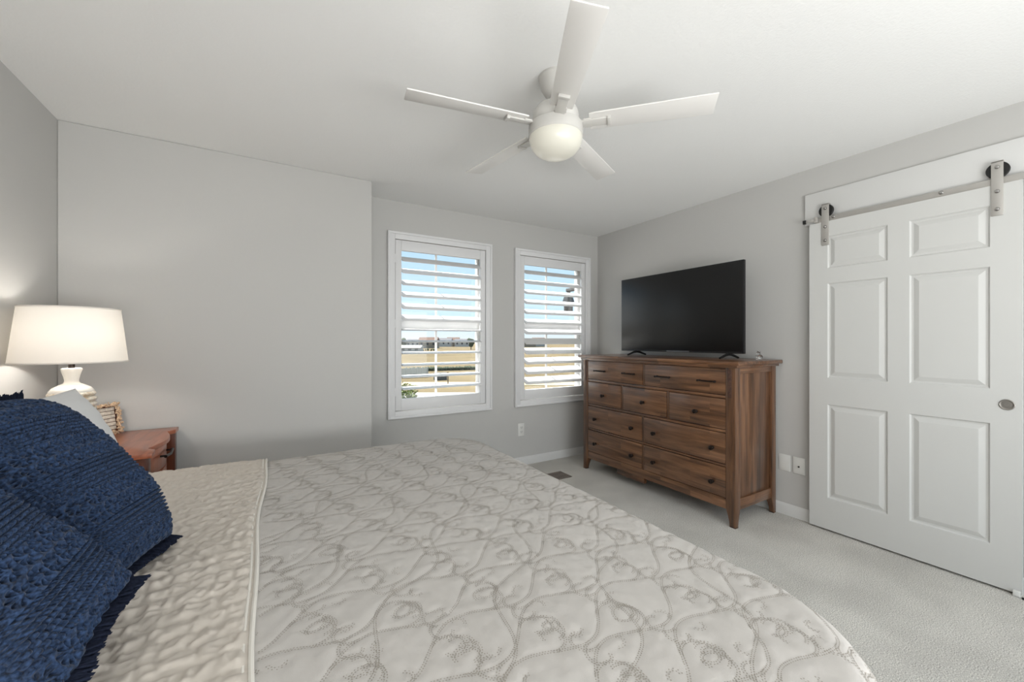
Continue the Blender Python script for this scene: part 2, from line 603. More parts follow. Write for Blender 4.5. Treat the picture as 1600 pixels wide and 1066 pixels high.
# ---- sliding six-panel door
DX = 3.142
def six_panel_door():
    r = struct_root('door_1', (DX + 0.015, 0.857, 0.012), 'white six panel sliding door hung from a steel rail')
    y0, y1, z0, z1 = 0.405, 1.309, 0.012, 2.042
    ycuts = [y0, 0.507, 0.809, 0.904, 1.205, y1]
    zcuts = [z0, 0.220, 0.835, 1.010, 1.632, 1.731, 1.943, z1]
    g = Mesh()
    bm = g.bm
    def quad(a, b, c, d):
        bm.faces.new([bm.verts.new(p) for p in (a, b, c, d)])
    for i in range(5):
        for j in range(7):
            ya, yb, za, zb = ycuts[i], ycuts[i + 1], zcuts[j], zcuts[j + 1]
            if i in (1, 3) and j in (1, 3, 5):
                steps = [(0, 0), (0.007, 0.009), (0.016, 0.0095), (0.020, 0.0075), (0.040, 0.0015)]
                rects = [[(DX + d, ya + s, za + s), (DX + d, yb - s, za + s), (DX + d, yb - s, zb - s), (DX + d, ya + s, zb - s)] for s, d in steps]
                for A, B in zip(rects, rects[1:]):
                    for k in range(4):
                        quad(A[k], A[(k + 1) % 4], B[(k + 1) % 4], B[k])
                quad(*rects[-1])
            else:
                quad((DX, ya, za), (DX, yb, za), (DX, yb, zb), (DX, ya, zb))
    bx = DX + 0.029
    quad((bx, y0, z0), (bx, y0, z1), (bx, y1, z1), (bx, y1, z0))
    quad((DX, y0, z0), (DX, y0, z1), (bx, y0, z1), (bx, y0, z0)); quad((DX, y1, z0), (bx, y1, z0), (bx, y1, z1), (DX, y1, z1))
    quad((DX, y0, z0), (bx, y0, z0), (bx, y1, z0), (DX, y1, z0)); quad((DX, y0, z1), (DX, y1, z1), (bx, y1, z1), (bx, y0, z1))
    bmesh.ops.remove_doubles(bm, verts=bm.verts, dist=0.0003)
    bmesh.ops.recalc_face_normals(bm, faces=bm.faces)
    g.build('door_panel', M_DOOR, r, 12)
    for yc in (1.216, 0.483):
        g = Mesh()
        g.box((DX - 0.006, yc - 0.0205, 1.884), (DX, yc + 0.0205, 2.158), 0.0015)
        g.box((DX - 0.006, yc - 0.0205, 2.152), (DX + 0.024, yc + 0.0205, 2.160), 0.0015)
        s = g.build('hanger_strap', M_STEEL, r)
        g = Mesh(); g.lathe([(0.030, -0.009), (0.040, -0.009), (0.040, -0.004), (0.034, 0), (0.040, 0.004), (0.040, 0.009), (0.030, 0.009)], (DX + 0.012, yc, 2.116), 28, 'X')
        g.build('roller_wheel', M_BLACK, s)
        for zz in (2.128, 2.006, 1.916):
            g = Mesh(); g.lathe([(0.0105, 0), (0.0105, -0.002), (0.0075, -0.002), (0.0075, -0.007), (0.005, -0.0095), (0.0, -0.0098)], (DX - 0.006, yc, zz), 14, 'X', cap=False)
            g.build('bolt', M_BOLT, s)
    g = Mesh()
    g.lathe([(0.027, 0.0), (0.027, -0.003), (0.024, -0.0045), (0.020, -0.003), (0.019, -0.001), (0.012, -0.0012), (0.011, -0.0025), (0.0, -0.0025)], (DX, 0.452, 0.935), 32, 'X', cap=False)
    g.build('finger_pull', plain('satin_nickel_pull', (150, 146, 140), 0.45, 0.8), r)
six_panel_door()

# ---- the steel rail the door hangs from
r = thing('sliding_door_rail', 'flat brushed steel rail bolted to the white header above the panel door', 'door rail', (3.150, 0.4, 2.06))
g = Mesh(); g.box((3.146, -0.60, 2.043), (3.153, 1.275, 2.076), 0.001); g.build('rail_bar', M_STEEL, r)
for yc in (1.174, 0.682, 0.19, -0.3):
    g = Mesh()
    g.lathe([(0.010, 0.0), (0.010, -0.003), (0.0065, -0.007), (0.0, -0.008)], (3.146, yc, 2.064), 14, 'X', cap=False)
    g.lathe([(0.008, 0.007), (0.008, 0.026)], (3.146, yc, 2.064), 12, 'X')
    g.build('bolt', M_BOLT, r)
g = Mesh()
g.box((3.124, 1.255, 2.044), (3.146, 1.275, 2.080), 0.002); g.box((3.124, 1.275, 2.052), (3.130, 1.325, 2.070), 0.002)
s = g.build('end_stop', M_STEEL, r)
g = Mesh(); g.box((3.119, 1.322, 2.048), (3.134, 1.340, 2.074), 0.002); g.build('rubber_bumper', M_BLACK, s)

r = thing('floor_guide', 'small white guide block at the bottom corner of the sliding door', 'door guide', (3.14, 0.425, 0))
g = Mesh(); g.box((3.122, 0.408, 0.0), (3.139, 0.432, 0.03), 0.003); g.box((3.173, 0.408, 0.0), (3.18, 0.432, 0.03), 0.003); g.box((3.122, 0.408, 0.0), (3.18, 0.432, 0.006), 0.001)
g.build('bracket', M_PLATE, r)
g = Mesh(); g.lathe([(0.006, 0), (0.006, 0.008)], (3.124, 0.398, 0.0), 10, 'Z'); g.build('screw_knob', M_BLACK, r)

# ---- outlets and wall plates
r = thing('wall_outlet', 'white duplex outlet low on the wall under the right window', 'outlet', (2.161, YW, 0.295))
g = Mesh(); g.box((2.124, YW - 0.006, 0.296), (2.198, YW, 0.424), 0.003); g.build('cover_plate', M_PLATE, r)
for zz in (0.338, 0.382):
    g = Mesh(); g.box((2.143, YW - 0.0085, zz - 0.016), (2.179, YW - 0.005, zz + 0.016), 0.004); s = g.build('socket', M_PLATE, r)
    g = Mesh()
    for dx in (-0.007, 0.007):
        g.box((2.161 + dx - 0.0014, YW - 0.0092, zz - 0.003), (2.161 + dx + 0.0014, YW - 0.008, zz + 0.009))
    g.lathe([(0.0028, -0.0092), (0.0028, -0.008)], (2.161, YW, zz - 0.009), 8, 'Y'); g.build('slots', M_SLOT, s, 0)
r = thing('blank_wall_plate', 'plain blank white wall plate just right of the dresser', 'wall plate', (XR, 1.484, 0.314))
g = Mesh(); g.box((XR - 0.006, 1.446, 0.314), (XR, 1.522, 0.432), 0.003); g.build('cover_plate', M_PLATE, r)
for zz in (0.345, 0.401):
    g = Mesh(); g.lathe([(0.003, -0.0072), (0.003, -0.005)], (XR, 1.484, zz), 8, 'X'); g.build('screw', M_PLATE, r)
r = thing('coax_wall_plate', 'white wall plate with a small round jack beside the sliding door', 'wall plate', (XR, 1.392, 0.314))
g = Mesh(); g.box((XR - 0.006, 1.354, 0.314), (XR, 1.430, 0.432), 0.003); g.build('cover_plate', M_PLATE, r)
g = Mesh(); g.lathe([(0.006, -0.004), (0.006, -0.010), (0.004, -0.010), (0.004, -0.014)], (XR, 1.392, 0.366), 12, 'X'); g.build('jack', M_SLOT, r)

# ---- floor register
M_VENT = plain('brown_register', (122, 112, 104), 0.5, 0.2)
r = thing('floor_register', 'brown slotted floor vent in the carpet near the foot of the bed', 'floor vent', (2.22, 2.98, 0))
g = Mesh()
vx0, vx1, vy0, vy1 = 2.065, 2.378, 2.895, 3.07
g.box((vx0, vy0, 0), (vx1, vy0 + 0.02, 0.007), 0.002); g.box((vx0, vy1 - 0.02, 0), (vx1, vy1, 0.007), 0.002)
g.box((vx0, vy0, 0), (vx0 + 0.02, vy1, 0.007), 0.002); g.box((vx1 - 0.02, vy0, 0), (vx1, vy1, 0.007), 0.002)
g.build('frame', M_VENT, r)
g = Mesh()
for k in range(21):
    x = vx0 + 0.026 + k * 0.0131
    g.box((x - 0.0050, vy0 + 0.018, 0.0005), (x + 0.0050, vy1 - 0.018, 0.005))
g.box((vx0 + 0.02, (vy0 + vy1) / 2 - 0.006, 0.0005), (vx1 - 0.02, (vy0 + vy1) / 2 + 0.006, 0.0055))
g.build('grille', M_VENT, r, 0)
g = Mesh(); g.box((vx0 + 0.01, vy0 + 0.01, 0.0), (vx1 - 0.01, vy1 - 0.01, 0.001)); g.build('duct_opening', M_BLACK, r, 0)

# ================================================================== DRESSER
def loft(g, rings):
    """rings of 4 points each, closed at both ends"""
    t = bmesh.new()
    R = [[t.verts.new(p) for p in r] for r in rings]
    for A, B in zip(R, R[1:]):
        for k in range(len(A)):
            t.faces.new((A[k], A[(k + 1) % len(A)], B[(k + 1) % len(A)], B[k]))
    t.faces.new(R[0][::-1]); t.faces.new(R[-1])
    bmesh.ops.recalc_face_normals(t, faces=t.faces)
    es = [e for e in t.edges if abs(e.verts[0].co.z - e.verts[1].co.z) > 1e-4]
    bmesh.ops.bevel(t, geom=es, offset=0.003, segments=2, profile=0.5, affect='EDGES')
    g.join(t)

def dresser():
    F, BK, Y0, Y1, TOP = 2.648, 3.155, 1.532, 3.050, 1.116
    r = thing('dresser', 'wide dark brown wooden dresser with nine drawers under the television', 'dresser', (2.9, 2.29, 0))
    g = Mesh()
    g.box((2.612, 1.490, TOP - 0.026), (3.178, 3.090, TOP), 0.006)
    g.box((2.630, 1.510, TOP - 0.044), (3.170, 3.070, TOP - 0.024), 0.005)
    g.build('top', WOOD[1], r)
    g = Mesh(); g.box((2.676, Y0 + 0.03, 0.115), (BK - 0.01, Y1 - 0.03, TOP - 0.03)); g.build('carcass', WOOD[2], r, 0)
    # posts that end in tapering feet
    def post(xo, yo, dx, dy, wx, wy):
        g = Mesh()
        rings = []
        for z, s in ((0.0, 0.60), (0.035, 0.66), (0.07, 0.78), (0.10, 0.93), (0.125, 1.0), (TOP - 0.04, 1.0)):
            ax, ay = wx * s, wy * s
            rings.append([(xo, yo, z), (xo + dx * ax, yo, z), (xo + dx * ax, yo + dy * ay, z), (xo, yo + dy * ay, z)])
        loft(g, rings)
        o = g.build('leg_post', WOOD[2], r)
        gf = Mesh()
        gf.box((min(xo, xo + dx * wx * 0.62) , min(yo, yo + dy * wy * 0.62), 0.0), (max(xo, xo + dx * wx * 0.62), max(yo, yo + dy * wy * 0.62), 0.008), 0.002)
        gf.build('foot_glide', M_BLACK, o)
        return o
    pn = post(F, Y0, 1, 1, 0.060, 0.066); pf = post(F, Y1, 1, -1, 0.060, 0.066)
    post(BK + 0.012, Y0, -1, 1, 0.055, 0.05); post(BK + 0.012, Y1, -1, -1, 0.055, 0.05)
    for o, yc in ((pn, Y0 + 0.038), (pf, Y1 - 0.038)):
        g = Mesh(); g.box((F - 0.002, yc - 0.013, 0.868), (F + 0.004, yc + 0.013, 1.058), 0.001); g.build('carved_inlay', M_INLAY, o)
    # sides: frame and sunk panel
    for s, y in ((1, Y0), (-1, Y1)):
        for za, zb in ((0.112, 0.186), (1.030, TOP - 0.04)):
            g = Mesh(); g.box((F + 0.055, y + s * 0.006, za), (BK - 0.04, y + s * 0.03, zb), 0.003); g.build('side_rail', WOOD[0], r)
        g = Mesh(); g.box((F + 0.058, y + s * 0.016, 0.18), (BK - 0.05, y + s * 0.032, 1.035), 0.002); g.build('side_panel', WOOD[2], r)
    # face frame
    fx0, fx1 = F + 0.004, F + 0.03
    ya, yb = Y0 + 0.062, Y1 - 0.062
    g = Mesh()
    g.box((fx0, ya, 0.110), (fx1, yb, 0.181), 0.002)
    g.build('bottom_rail', WOOD[1], r)
    for z0, z1 in ((0.396, 0.410), (0.626, 0.645), (0.861, 0.881), (1.064, 1.082)):
        g = Mesh(); g.box((fx0, ya, z0), (fx1, yb, z1), 0.0015); g.build('face_rail', WOOD[1], r)
    rows = [(0.886, 1.060, [(1.600, 2.289), (2.313, 2.981)]),
            (0.650, 0.856, [(1.600, 2.052), (2.076, 2.528), (2.552, 2.981)]),
            (0.415, 0.621, [(1.600, 2.299), (2.321, 2.981)]),
            (0.186, 0.391, [(1.600, 2.299), (2.321, 2.981)])]
    for z0, z1, cs in rows:
        for a, b_ in zip(cs, cs[1:]):
            g = Mesh(); g.box((fx0, a[1] + 0.004, z0 - 0.005), (fx1, b_[0] - 0.004, z1 + 0.004), 0.0015); g.build('face_divider', WOOD[2], r)
    pulls = {(0, 0): [1.733, 2.107], (0, 1): [2.458, 2.811], (1, 0): [1.819], (1, 1): [2.304], (1, 2): [2.772],
             (2, 0): [1.693, 2.193], (2, 1): [2.424, 2.876], (3, 0): [1.693, 2.195], (3, 1): [2.424, 2.876]}
    pz = [0.970, 0.743, 0.508, 0.274]
    knob0 = None
    for i, (z0, z1, cs) in enumerate(rows):
        for j, (a, b_) in enumerate(cs):
            g = Mesh(); g.box((F + 0.001, a, z0), (F + 0.022, b_, z1), 0.002)
            d = g.build('drawer', WOOD[1], r)
            for yc in pulls[(i, j)]:
                g = Mesh()
                x = F + 0.001
                if i == 0:
                    # bar pull: two round posts with a slightly bowed bar
                    hw = 0.058
                    for s in (-1, 1):
                        g.lathe([(0.0085, 0), (0.0085, -0.003), (0.0045, -0.006), (0.0045, -0.02), (0.0, -0.024)], (x, yc + s * hw, pz[i]), 12, 'X', cap=False)
                        g.ball((x - 0.021, yc + s * (hw + 0.006), pz[i]), 0.0085, 2)
                    pts = [(x - 0.021 - 0.004 * math.sin(PI * k / 8), yc - hw + 2 * hw * k / 8, pz[i]) for k in range(9)]
                    g.tube(pts, 0.0055, 8)
                    g.build('bar_pull', M_DARKMETAL, d)
                else:
                    g.lathe([(0.012, 0), (0.012, -0.002), (0.006, -0.006), (0.006, -0.014), (0.013, -0.018), (0.0165, -0.024), (0.015, -0.030), (0.008, -0.034), (0.0, -0.0345)], (x, yc, pz[i]), 20, 'X', cap=False)
                    g.build('knob', M_DARKMETAL, d)
    g = Mesh(); g.box((F + 0.016, 2.31, 0.062), (F + 0.05, 2.617, 0.116), 0.002); g.build('centre_bracket', WOOD[1], r)
    g = Mesh(); g.box((2.90, 2.42, 0.0), (2.95, 2.47, 0.12), 0.002); g.build('centre_foot', WOOD[2], r)
dresser()

# ================================================================== TELEVISION
M_SCREEN = plain('tv_screen', (9, 9, 10), 0.33, spec=0.45)
M_BEZEL = plain('tv_bezel', (30, 30, 32), 0.3, 0.3)
M_STRIP = plain('tv_grey_strip', (120, 120, 122), 0.35, 0.6)
r = thing('television', 'large flat black television on two small feet on top of the dresser', 'television', (2.97, 2.24, 1.116))
g = Mesh()
tx, ty0, ty1, tz0, tz1 = 2.950, 1.645, 2.836, 1.158, 1.848
g.box((tx, ty0, tz0), (tx + 0.028, ty1, tz1), 0.003)
g.box((tx + 0.02, ty0 + 0.06, tz0 + 0.04), (tx + 0.055, ty1 - 0.06, tz0 + 0.42), 0.012)
g.build('housing', M_BEZEL, r)
g = Mesh(); g.box((tx - 0.0012, ty0 + 0.010, tz0 + 0.020), (tx + 0.002, ty1 - 0.010, tz1 - 0.010), 0.0005); g.build('screen', M_SCREEN, r)
g = Mesh(); g.box((tx - 0.002, ty0 + 0.012, tz0 + 0.003), (tx + 0.002, ty1 - 0.012, tz0 + 0.011), 0.001); g.build('lower_trim', M_BEZEL, r)
g = Mesh(); g.box((tx - 0.0035, 2.09, tz0 + 0.002), (tx + 0.001, 2.31, tz0 + 0.012), 0.001); g.build('badge_strip', M_STRIP, r)
for yc in (2.655, 1.762):
    g = Mesh()
    g.box((2.952, yc - 0.02, 1.146), (2.976, yc + 0.02, 1.166), 0.004)
    for sgn, xe in ((-1, 2.845), (1, 3.085)):
        pts = [(2.964, yc, 1.153), (2.964 + (xe - 2.964) * 0.35, yc, 1.147), (2.964 + (xe - 2.964) * 0.75, yc, 1.133), (xe, yc, 1.1245)]
        g.tube(pts, [0.011, 0.010, 0.0085, 0.0078], 10)
    g.build('foot', M_BLACK, r)

# ================================================================== GLASS FIGURINE
m, nt, b = new_mat('clear_crystal')
b.inputs['Base Color'].default_value = (1, 1, 1, 1); b.inputs['Roughness'].default_value = 0.02
b.inputs['Transmission Weight'].default_value = 1.0; b.inputs['IOR'].default_value = 1.5
M_CRYSTAL = m
g = Mesh()
fx, fy, fz = 3.033, 1.575, 1.116
g.ball((fx, fy, fz + 0.020), 0.0195, 2, (1, 1, 1.0)); g.ball((fx - 0.004, fy + 0.008, fz + 0.046), 0.014, 2)
for dx, dy, dz, rr in ((-0.016, -0.012, 0.0085, 0.0085), (-0.016, 0.012, 0.0085, 0.0085), (-0.012, -0.019, 0.026, 0.007), (-0.012, 0.020, 0.026, 0.007), (0.0, 0.000, 0.058, 0.006), (0.0, 0.018, 0.058, 0.006), (-0.016, 0.009, 0.043, 0.006)):
    g.ball((fx + dx, fy + dy, fz + dz), rr, 2)
o = g.build('crystal_figurine', M_CRYSTAL, smooth=0, loc=(fx, fy, fz))
tag(o, 'tiny clear glass figurine at the right end of the dresser top', 'figurine')

# ================================================================== CEILING FAN
M_FAN = plain('fan_white', (228, 226, 222), 0.4)
M_FANMETAL = plain('fan_satin_white', (205, 203, 198), 0.35)
m, nt, b = new_mat('frosted_globe')
b.inputs['Base Color'].default_value = lin((206, 204, 192)); b.inputs['Roughness'].default_value = 0.25
b.inputs['Emission Color'].default_value = (1.0, 0.95, 0.82, 1); b.inputs['Emission Strength'].default_value = 0.14
M_GLOBE = m
FX, FY, FZ = 1.10, 1.454, 2.222
r = thing('ceiling_fan', 'white five blade ceiling fan with a frosted light globe', 'ceiling fan', (FX, FY, CEIL))
g = Mesh(); g.lathe([(0.076, 2.44), (0.076, 2.43), (0.072, 2.425), (0.068, 2.395), (0.052, 2.365), (0.03, 2.352), (0.022, 2.352)], (FX, FY, 0), 40); g.build('canopy', M_FANMETAL, r)
g = Mesh(); g.lathe([(0.02, 2.36), (0.02, 2.31)], (FX, FY, 0), 20); g.build('downrod', M_FANMETAL, r)
g = Mesh(); g.lathe([(0.03, 2.318), (0.06, 2.312), (0.088, 2.298), (0.10, 2.28), (0.104, 2.262), (0.104, 2.236), (0.098, 2.226), (0.098, 2.214)], (FX, FY, 0), 48); g.build('motor_housing', M_FANMETAL, r)
g = Mesh(); g.lathe([(0.100, 2.224), (0.118, 2.220), (0.122, 2.214), (0.122, 2.172), (0.118, 2.168)], (FX, FY, 0), 48); g.build('light_kit_ring', M_FANMETAL, r)
g = Mesh(); g.lathe([(0.116, 2.174), (0.1185, 2.162), (0.116, 2.145), (0.107, 2.122), (0.090, 2.102), (0.066, 2.088), (0.035, 2.080), (0.0, 2.077)], (FX, FY, 0), 48, cap=False); g.build('glass_globe', M_GLOBE, r)
for ang in (-118.5, -46, 26.5, 98.5, 170):
    a = math.radians(ang)
    PITCH = math.radians(-11)
    M = Matrix.Translation((FX, FY, FZ)) @ Matrix.Rotation(a, 4, 'Z') @ Matrix.Rotation(PITCH, 4, 'X')
    g = Mesh()
    out = [(0.15, -0.046), (0.17, -0.050), (0.60, -0.057), (0.658, -0.057), (0.658, 0.057), (0.60, 0.057), (0.17, 0.050), (0.15, 0.048)]
    t = Mesh(); t.prism([(x, y, -0.003) for x, y in out], (0, 0, 0.006), 0.0015)
    bmesh.ops.transform(t.bm, matrix=M, verts=t.bm.verts)
    me = bpy.data.meshes.new('t'); t.bm.to_mesh(me); g.bm.from_mesh(me); t.bm.free(); bpy.data.meshes.remove(me)
    bl = g.build('blade', M_FAN, r, 30)
    g = Mesh()
    g.box((0.085, -0.021, -0.012), (0.235, 0.021, -0.0035), 0.002, M=M)
    g.box((0.226, -0.024, -0.017), (0.240, 0.024, -0.003), 0.002, M=M)
    g.box((0.125, -0.026, -0.010), (0.16, 0.026, -0.003), 0.002, M=M)
    g.build('blade_bracket', M_FANMETAL, bl)

# ================================================================== NIGHTSTAND
NZ = 0.742
def nightstand():
    r = thing('nightstand', 'reddish brown wooden nightstand with a bowed front under the lamp', 'nightstand', (-0.72, 2.73, 0))
    out = [(-0.972, 2.404), (-0.464, 2.404), (-0.468, 2.488), (-0.502, 2.530)]
    for k in range(1, 10):
        y = 2.530 + (2.945 - 2.530) * k / 10
        out.append((-0.502 + 0.040 * math.sin(PI * k / 10), y))
    out += [(-0.502, 2.945), (-0.472, 2.985), (-0.472, 3.075), (-0.972, 3.075)]
    g = Mesh(); g.prism([(x, y, NZ - 0.022) for x, y in out], (0, 0, 0.022), 0.003); g.build('top', M_NIGHT, r)
    for (x0, y0) in ((-0.524, 2.416), (-0.524, 3.010), (-0.962, 2.416), (-0.962, 3.010)):
        g = Mesh()
        loft(g, [[(x0 + 0.006, y0 + 0.006, 0), (x0 + 0.039, y0 + 0.006, 0), (x0 + 0.039, y0 + 0.039, 0), (x0 + 0.006, y0 + 0.039, 0)],
                 [(x0, y0, 0.2), (x0 + 0.045, y0, 0.2), (x0 + 0.045, y0 + 0.045, 0.2), (x0, y0 + 0.045, 0.2)],
                 [(x0, y0, NZ - 0.02), (x0 + 0.045, y0, NZ - 0.02), (x0 + 0.045, y0 + 0.045, NZ - 0.02), (x0, y0 + 0.045, NZ - 0.02)]])
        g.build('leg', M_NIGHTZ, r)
    g = Mesh(); g.box((-0.955, 2.422, 0.42), (-0.545, 2.436, NZ - 0.02)); g.box((-0.955, 3.030, 0.42), (-0.545, 3.045, NZ - 0.02)); g.box((-0.962, 2.42, 0.42), (-0.95, 3.04, NZ - 0.02))
    g.box((-0.955, 2.42, 0.42), (-0.54, 3.04, 0.435))
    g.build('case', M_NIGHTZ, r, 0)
    def bow(z0, z1, d0, amp, yA, yB):
        p = []
        for k in range(13):
            y = yA + (yB - yA) * k / 12
            p.append((d0 + amp * math.sin(PI * k / 12), y, z0))
        p += [(d0 - 0.02, yB, z0), (d0 - 0.02, yA, z0)]
        g = Mesh(); g.prism(p, (0, 0, z1 - z0), 0.002); return g
    d = bow(0.600, 0.715, -0.526, 0.048, 2.454, 3.006).build('drawer', M_NIGHT, r)
    d2 = bow(0.440, 0.590, -0.526, 0.048, 2.454, 3.006).build('drawer', M_NIGHT, r)
    for dd, z in ((d, 0.668), (d2, 0.515)):
        g = Mesh()
        for yc in (2.66, 2.80):
            g.tube([(-0.482, yc, z), (-0.456, yc, z)], 0.005, 8)
        g.tube([(-0.458, 2.645, z), (-0.452, 2.73, z - 0.006), (-0.458, 2.815, z)], 0.007, 10)
        g.build('drawer_pull', M_DARKMETAL, dd)
    g = Mesh(); g.box((-0.95, 2.42, 0.17), (-0.535, 3.04, 0.19), 0.003); g.build('shelf', M_NIGHT, r)
nightstand()

# ================================================================== TABLE LAMP
m, nt, b = new_mat('linen_shade')
nt.nodes.remove(b)
df = N(nt, 'ShaderNodeBsdfDiffuse'); tl = N(nt, 'ShaderNodeBsdfTranslucent'); mx = N(nt, 'ShaderNodeMixShader')
df.inputs[0].default_value = lin((238, 234, 228)); tl.inputs[0].default_value = lin((240, 232, 220)); mx.inputs[0].default_value = 0.17
nt.links.new(df.outputs[0], mx.inputs[1]); nt.links.new(tl.outputs[0], mx.inputs[2]); nt.links.new(mx.outputs[0], nt.nodes['Material Output'].inputs[0])
M_SHADE = m
m, nt, b = new_mat('ribbed_ceramic')
tcn = N(nt, 'ShaderNodeTexCoord'); nz = N(nt, 'ShaderNodeTexNoise'); nz.inputs['Scale'].default_value = 55; nz.inputs['Detail'].default_value = 5
nt.links.new(tcn.outputs['Object'], nz.inputs['Vector'])
rr = N(nt, 'ShaderNodeValToRGB'); rr.color_ramp.elements[0].position = 0.34; rr.color_ramp.elements[0].color = lin((196, 176, 148))
rr.color_ramp.elements[1].position = 0.56; rr.color_ramp.elements[1].color = lin((232, 226, 214))
nt.links.new(nz.outputs['Fac'], rr.inputs[0]); nt.links.new(rr.outputs[0], b.inputs['Base Color']); b.inputs['Roughness'].default_value = 0.6
M_RIBBED = m
M_CERAM = plain('white_ceramic', (236, 232, 224), 0.35)
m, nt, b = new_mat('lamp_bulb')
b.inputs['Emission Color'].default_value = (1.0, 0.96, 0.90, 1); b.inputs['Emission Strength'].default_value = 85
b.inputs['Base Color'].default_value = (1, 1, 1, 1)
M_BULB = m
LX, LY = -0.780, 2.603
r = thing('table_lamp', 'white ribbed ceramic table lamp with a white drum shade', 'table lamp', (LX, LY, NZ))
prof = [(0.050, NZ), (0.058, NZ + 0.004), (0.060, NZ + 0.014)]
rib = []
z = NZ + 0.014
nr = 11
zt = 1.022
for k in range(nr):
    f = (k + 0.5) / nr
    R = 0.060 + 0.019 * math.sin(min(1.0, f * 1.25) * PI / 2) - 0.006 * max(0, f - 0.88) / 0.12
    h = (zt - z) / nr
    for q in range(6):
        rib.append((R - 0.006 + 0.009 * math.sin(PI * q / 6) ** 0.8 if q else R - 0.007, z + h * (k + q / 6)))
g = Mesh(); g.lathe(prof + rib + [(0.070, zt)], (LX, LY, 0), 48); g.build('ribbed_body', M_RIBBED, r, 80)
g = Mesh(); g.lathe([(0.0725, zt - 0.004), (0.072, zt + 0.004), (0.062, zt + 0.018), (0.042, zt + 0.030), (0.027, zt + 0.038), (0.0235, zt + 0.046), (0.0235, zt + 0.054), (0.027, zt + 0.072), (0.032, zt + 0.090), (0.0345, zt + 0.100), (0.0335, zt + 0.105), (0.028, zt + 0.108), (0.0, zt + 0.108)], (LX, LY, 0), 40); g.build('neck', M_CERAM, r, 50)
g = Mesh(); g.lathe([(0.011, zt + 0.106), (0.011, zt + 0.150), (0.014, zt + 0.152), (0.014, zt + 0.18), (0.008, zt + 0.182)], (LX, LY, 0), 16); g.build('socket', M_DARKMETAL, r)
g = Mesh()
for s in (-1, 1):
    g.tube([(LX + s * 0.016, LY, zt + 0.16), (LX + s * 0.05, LY, zt + 0.20), (LX + s * 0.055, LY, zt + 0.28), (LX + s * 0.03, LY, zt + 0.345), (LX, LY, zt + 0.368)], 0.002, 6)
for k in range(3):
    a = 2 * PI * k / 3 + 0.4
    g.tube([(LX, LY, zt + 0.366), (LX + 0.160 * math.cos(a), LY + 0.160 * math.sin(a), zt + 0.366)], 0.0018, 6)
g.build('harp', M_DARKMETAL, r)
g = Mesh(); g.lathe([(0.004, zt + 0.366), (0.004, zt + 0.376), (0.009, zt + 0.380), (0.009, zt + 0.386), (0.0, zt + 0.390)], (LX, LY, 0), 12); g.build('finial', M_DARKMETAL, r)
g = Mesh(); g.lathe([(0.188, 1.157), (0.1625, 1.400)], (LX, LY, 0), 72, cap=False); sh = g.build('lamp_shade', M_SHADE, r, 60)
for rr_, zz in ((0.188, 1.157), (0.1625, 1.400)):
    g = Mesh()
    g.lathe([(rr_ - 0.002, zz - 0.003), (rr_ + 0.0015, zz - 0.003), (rr_ + 0.0015, zz + 0.003), (rr_ - 0.002, zz + 0.003), (rr_ - 0.002, zz - 0.003)], (LX, LY, 0), 72, cap=False)
    g.build('shade_hem', M_SHADE, sh)
g = Mesh(); g.ball((LX, LY, zt + 0.243), 0.03, 3); g.build('bulb', M_BULB, r)

# ================================================================== SHELL PICTURE FRAME
M_SHELL = plain('shell_cluster', (206, 178, 148), 0.5, vary=(120, 0.4))
M_SHELLP = plain('pale_slats', (214, 204, 190), 0.7, vary=(60, 0.25))
px_, py_ = -0.755, 2.985
r = thing('picture_frame', 'small shell covered picture frame beside the lamp on the nightstand', 'picture frame', (px_, py_, NZ))
fa = math.radians(-38)            # facing direction turned from +X towards the bed
M = Matrix.Translation((px_, py_, NZ)) @ Matrix.Rotation(fa, 4, 'Z') @ Matrix.Rotation(math.radians(-9), 4, 'Y')
g = Mesh(); g.box((-0.012, -0.055, 0.01), (0.0, 0.055, 0.165), 0.002, M=M); g.box((-0.075, -0.01, 0.0), (-0.06, 0.01, 0.12), 0.002, M=Matrix.Translation((px_, py_, NZ)) @ Matrix.Rotation(fa, 4, 'Z') @ Matrix.Rotation(math.radians(14), 4, 'Y') )
g.build('backing', M_NIGHTZ, r)
g = Mesh(); 
for k in range(6):
    g.box((0.0, -0.042, 0.028 + k * 0.0205), (0.004 + 0.002 * (k % 2), 0.042, 0.046 + k * 0.0205), 0.002, M=M)
g.build('slatted_inset', M_SHELLP, r)
g = Mesh()
def cluster(y, z):
    for q in range(7):
        dy, dz, dx = rng.normal(0, 0.006, 3)
        v = M @ Vector((0.006 + abs(dx), y + dy, z + dz))
        g.ball(v, rng.uniform(0.0045, 0.009), 1)
for k in range(9):
    zz = 0.013 + k * 0.0182
    cluster(-0.056, zz); cluster(0.056, zz)
for k in range(5):
    yy = -0.04 + k * 0.02
    cluster(yy, 0.012); cluster(yy, 0.160)
g.build('shell_border', M_SHELL, r)

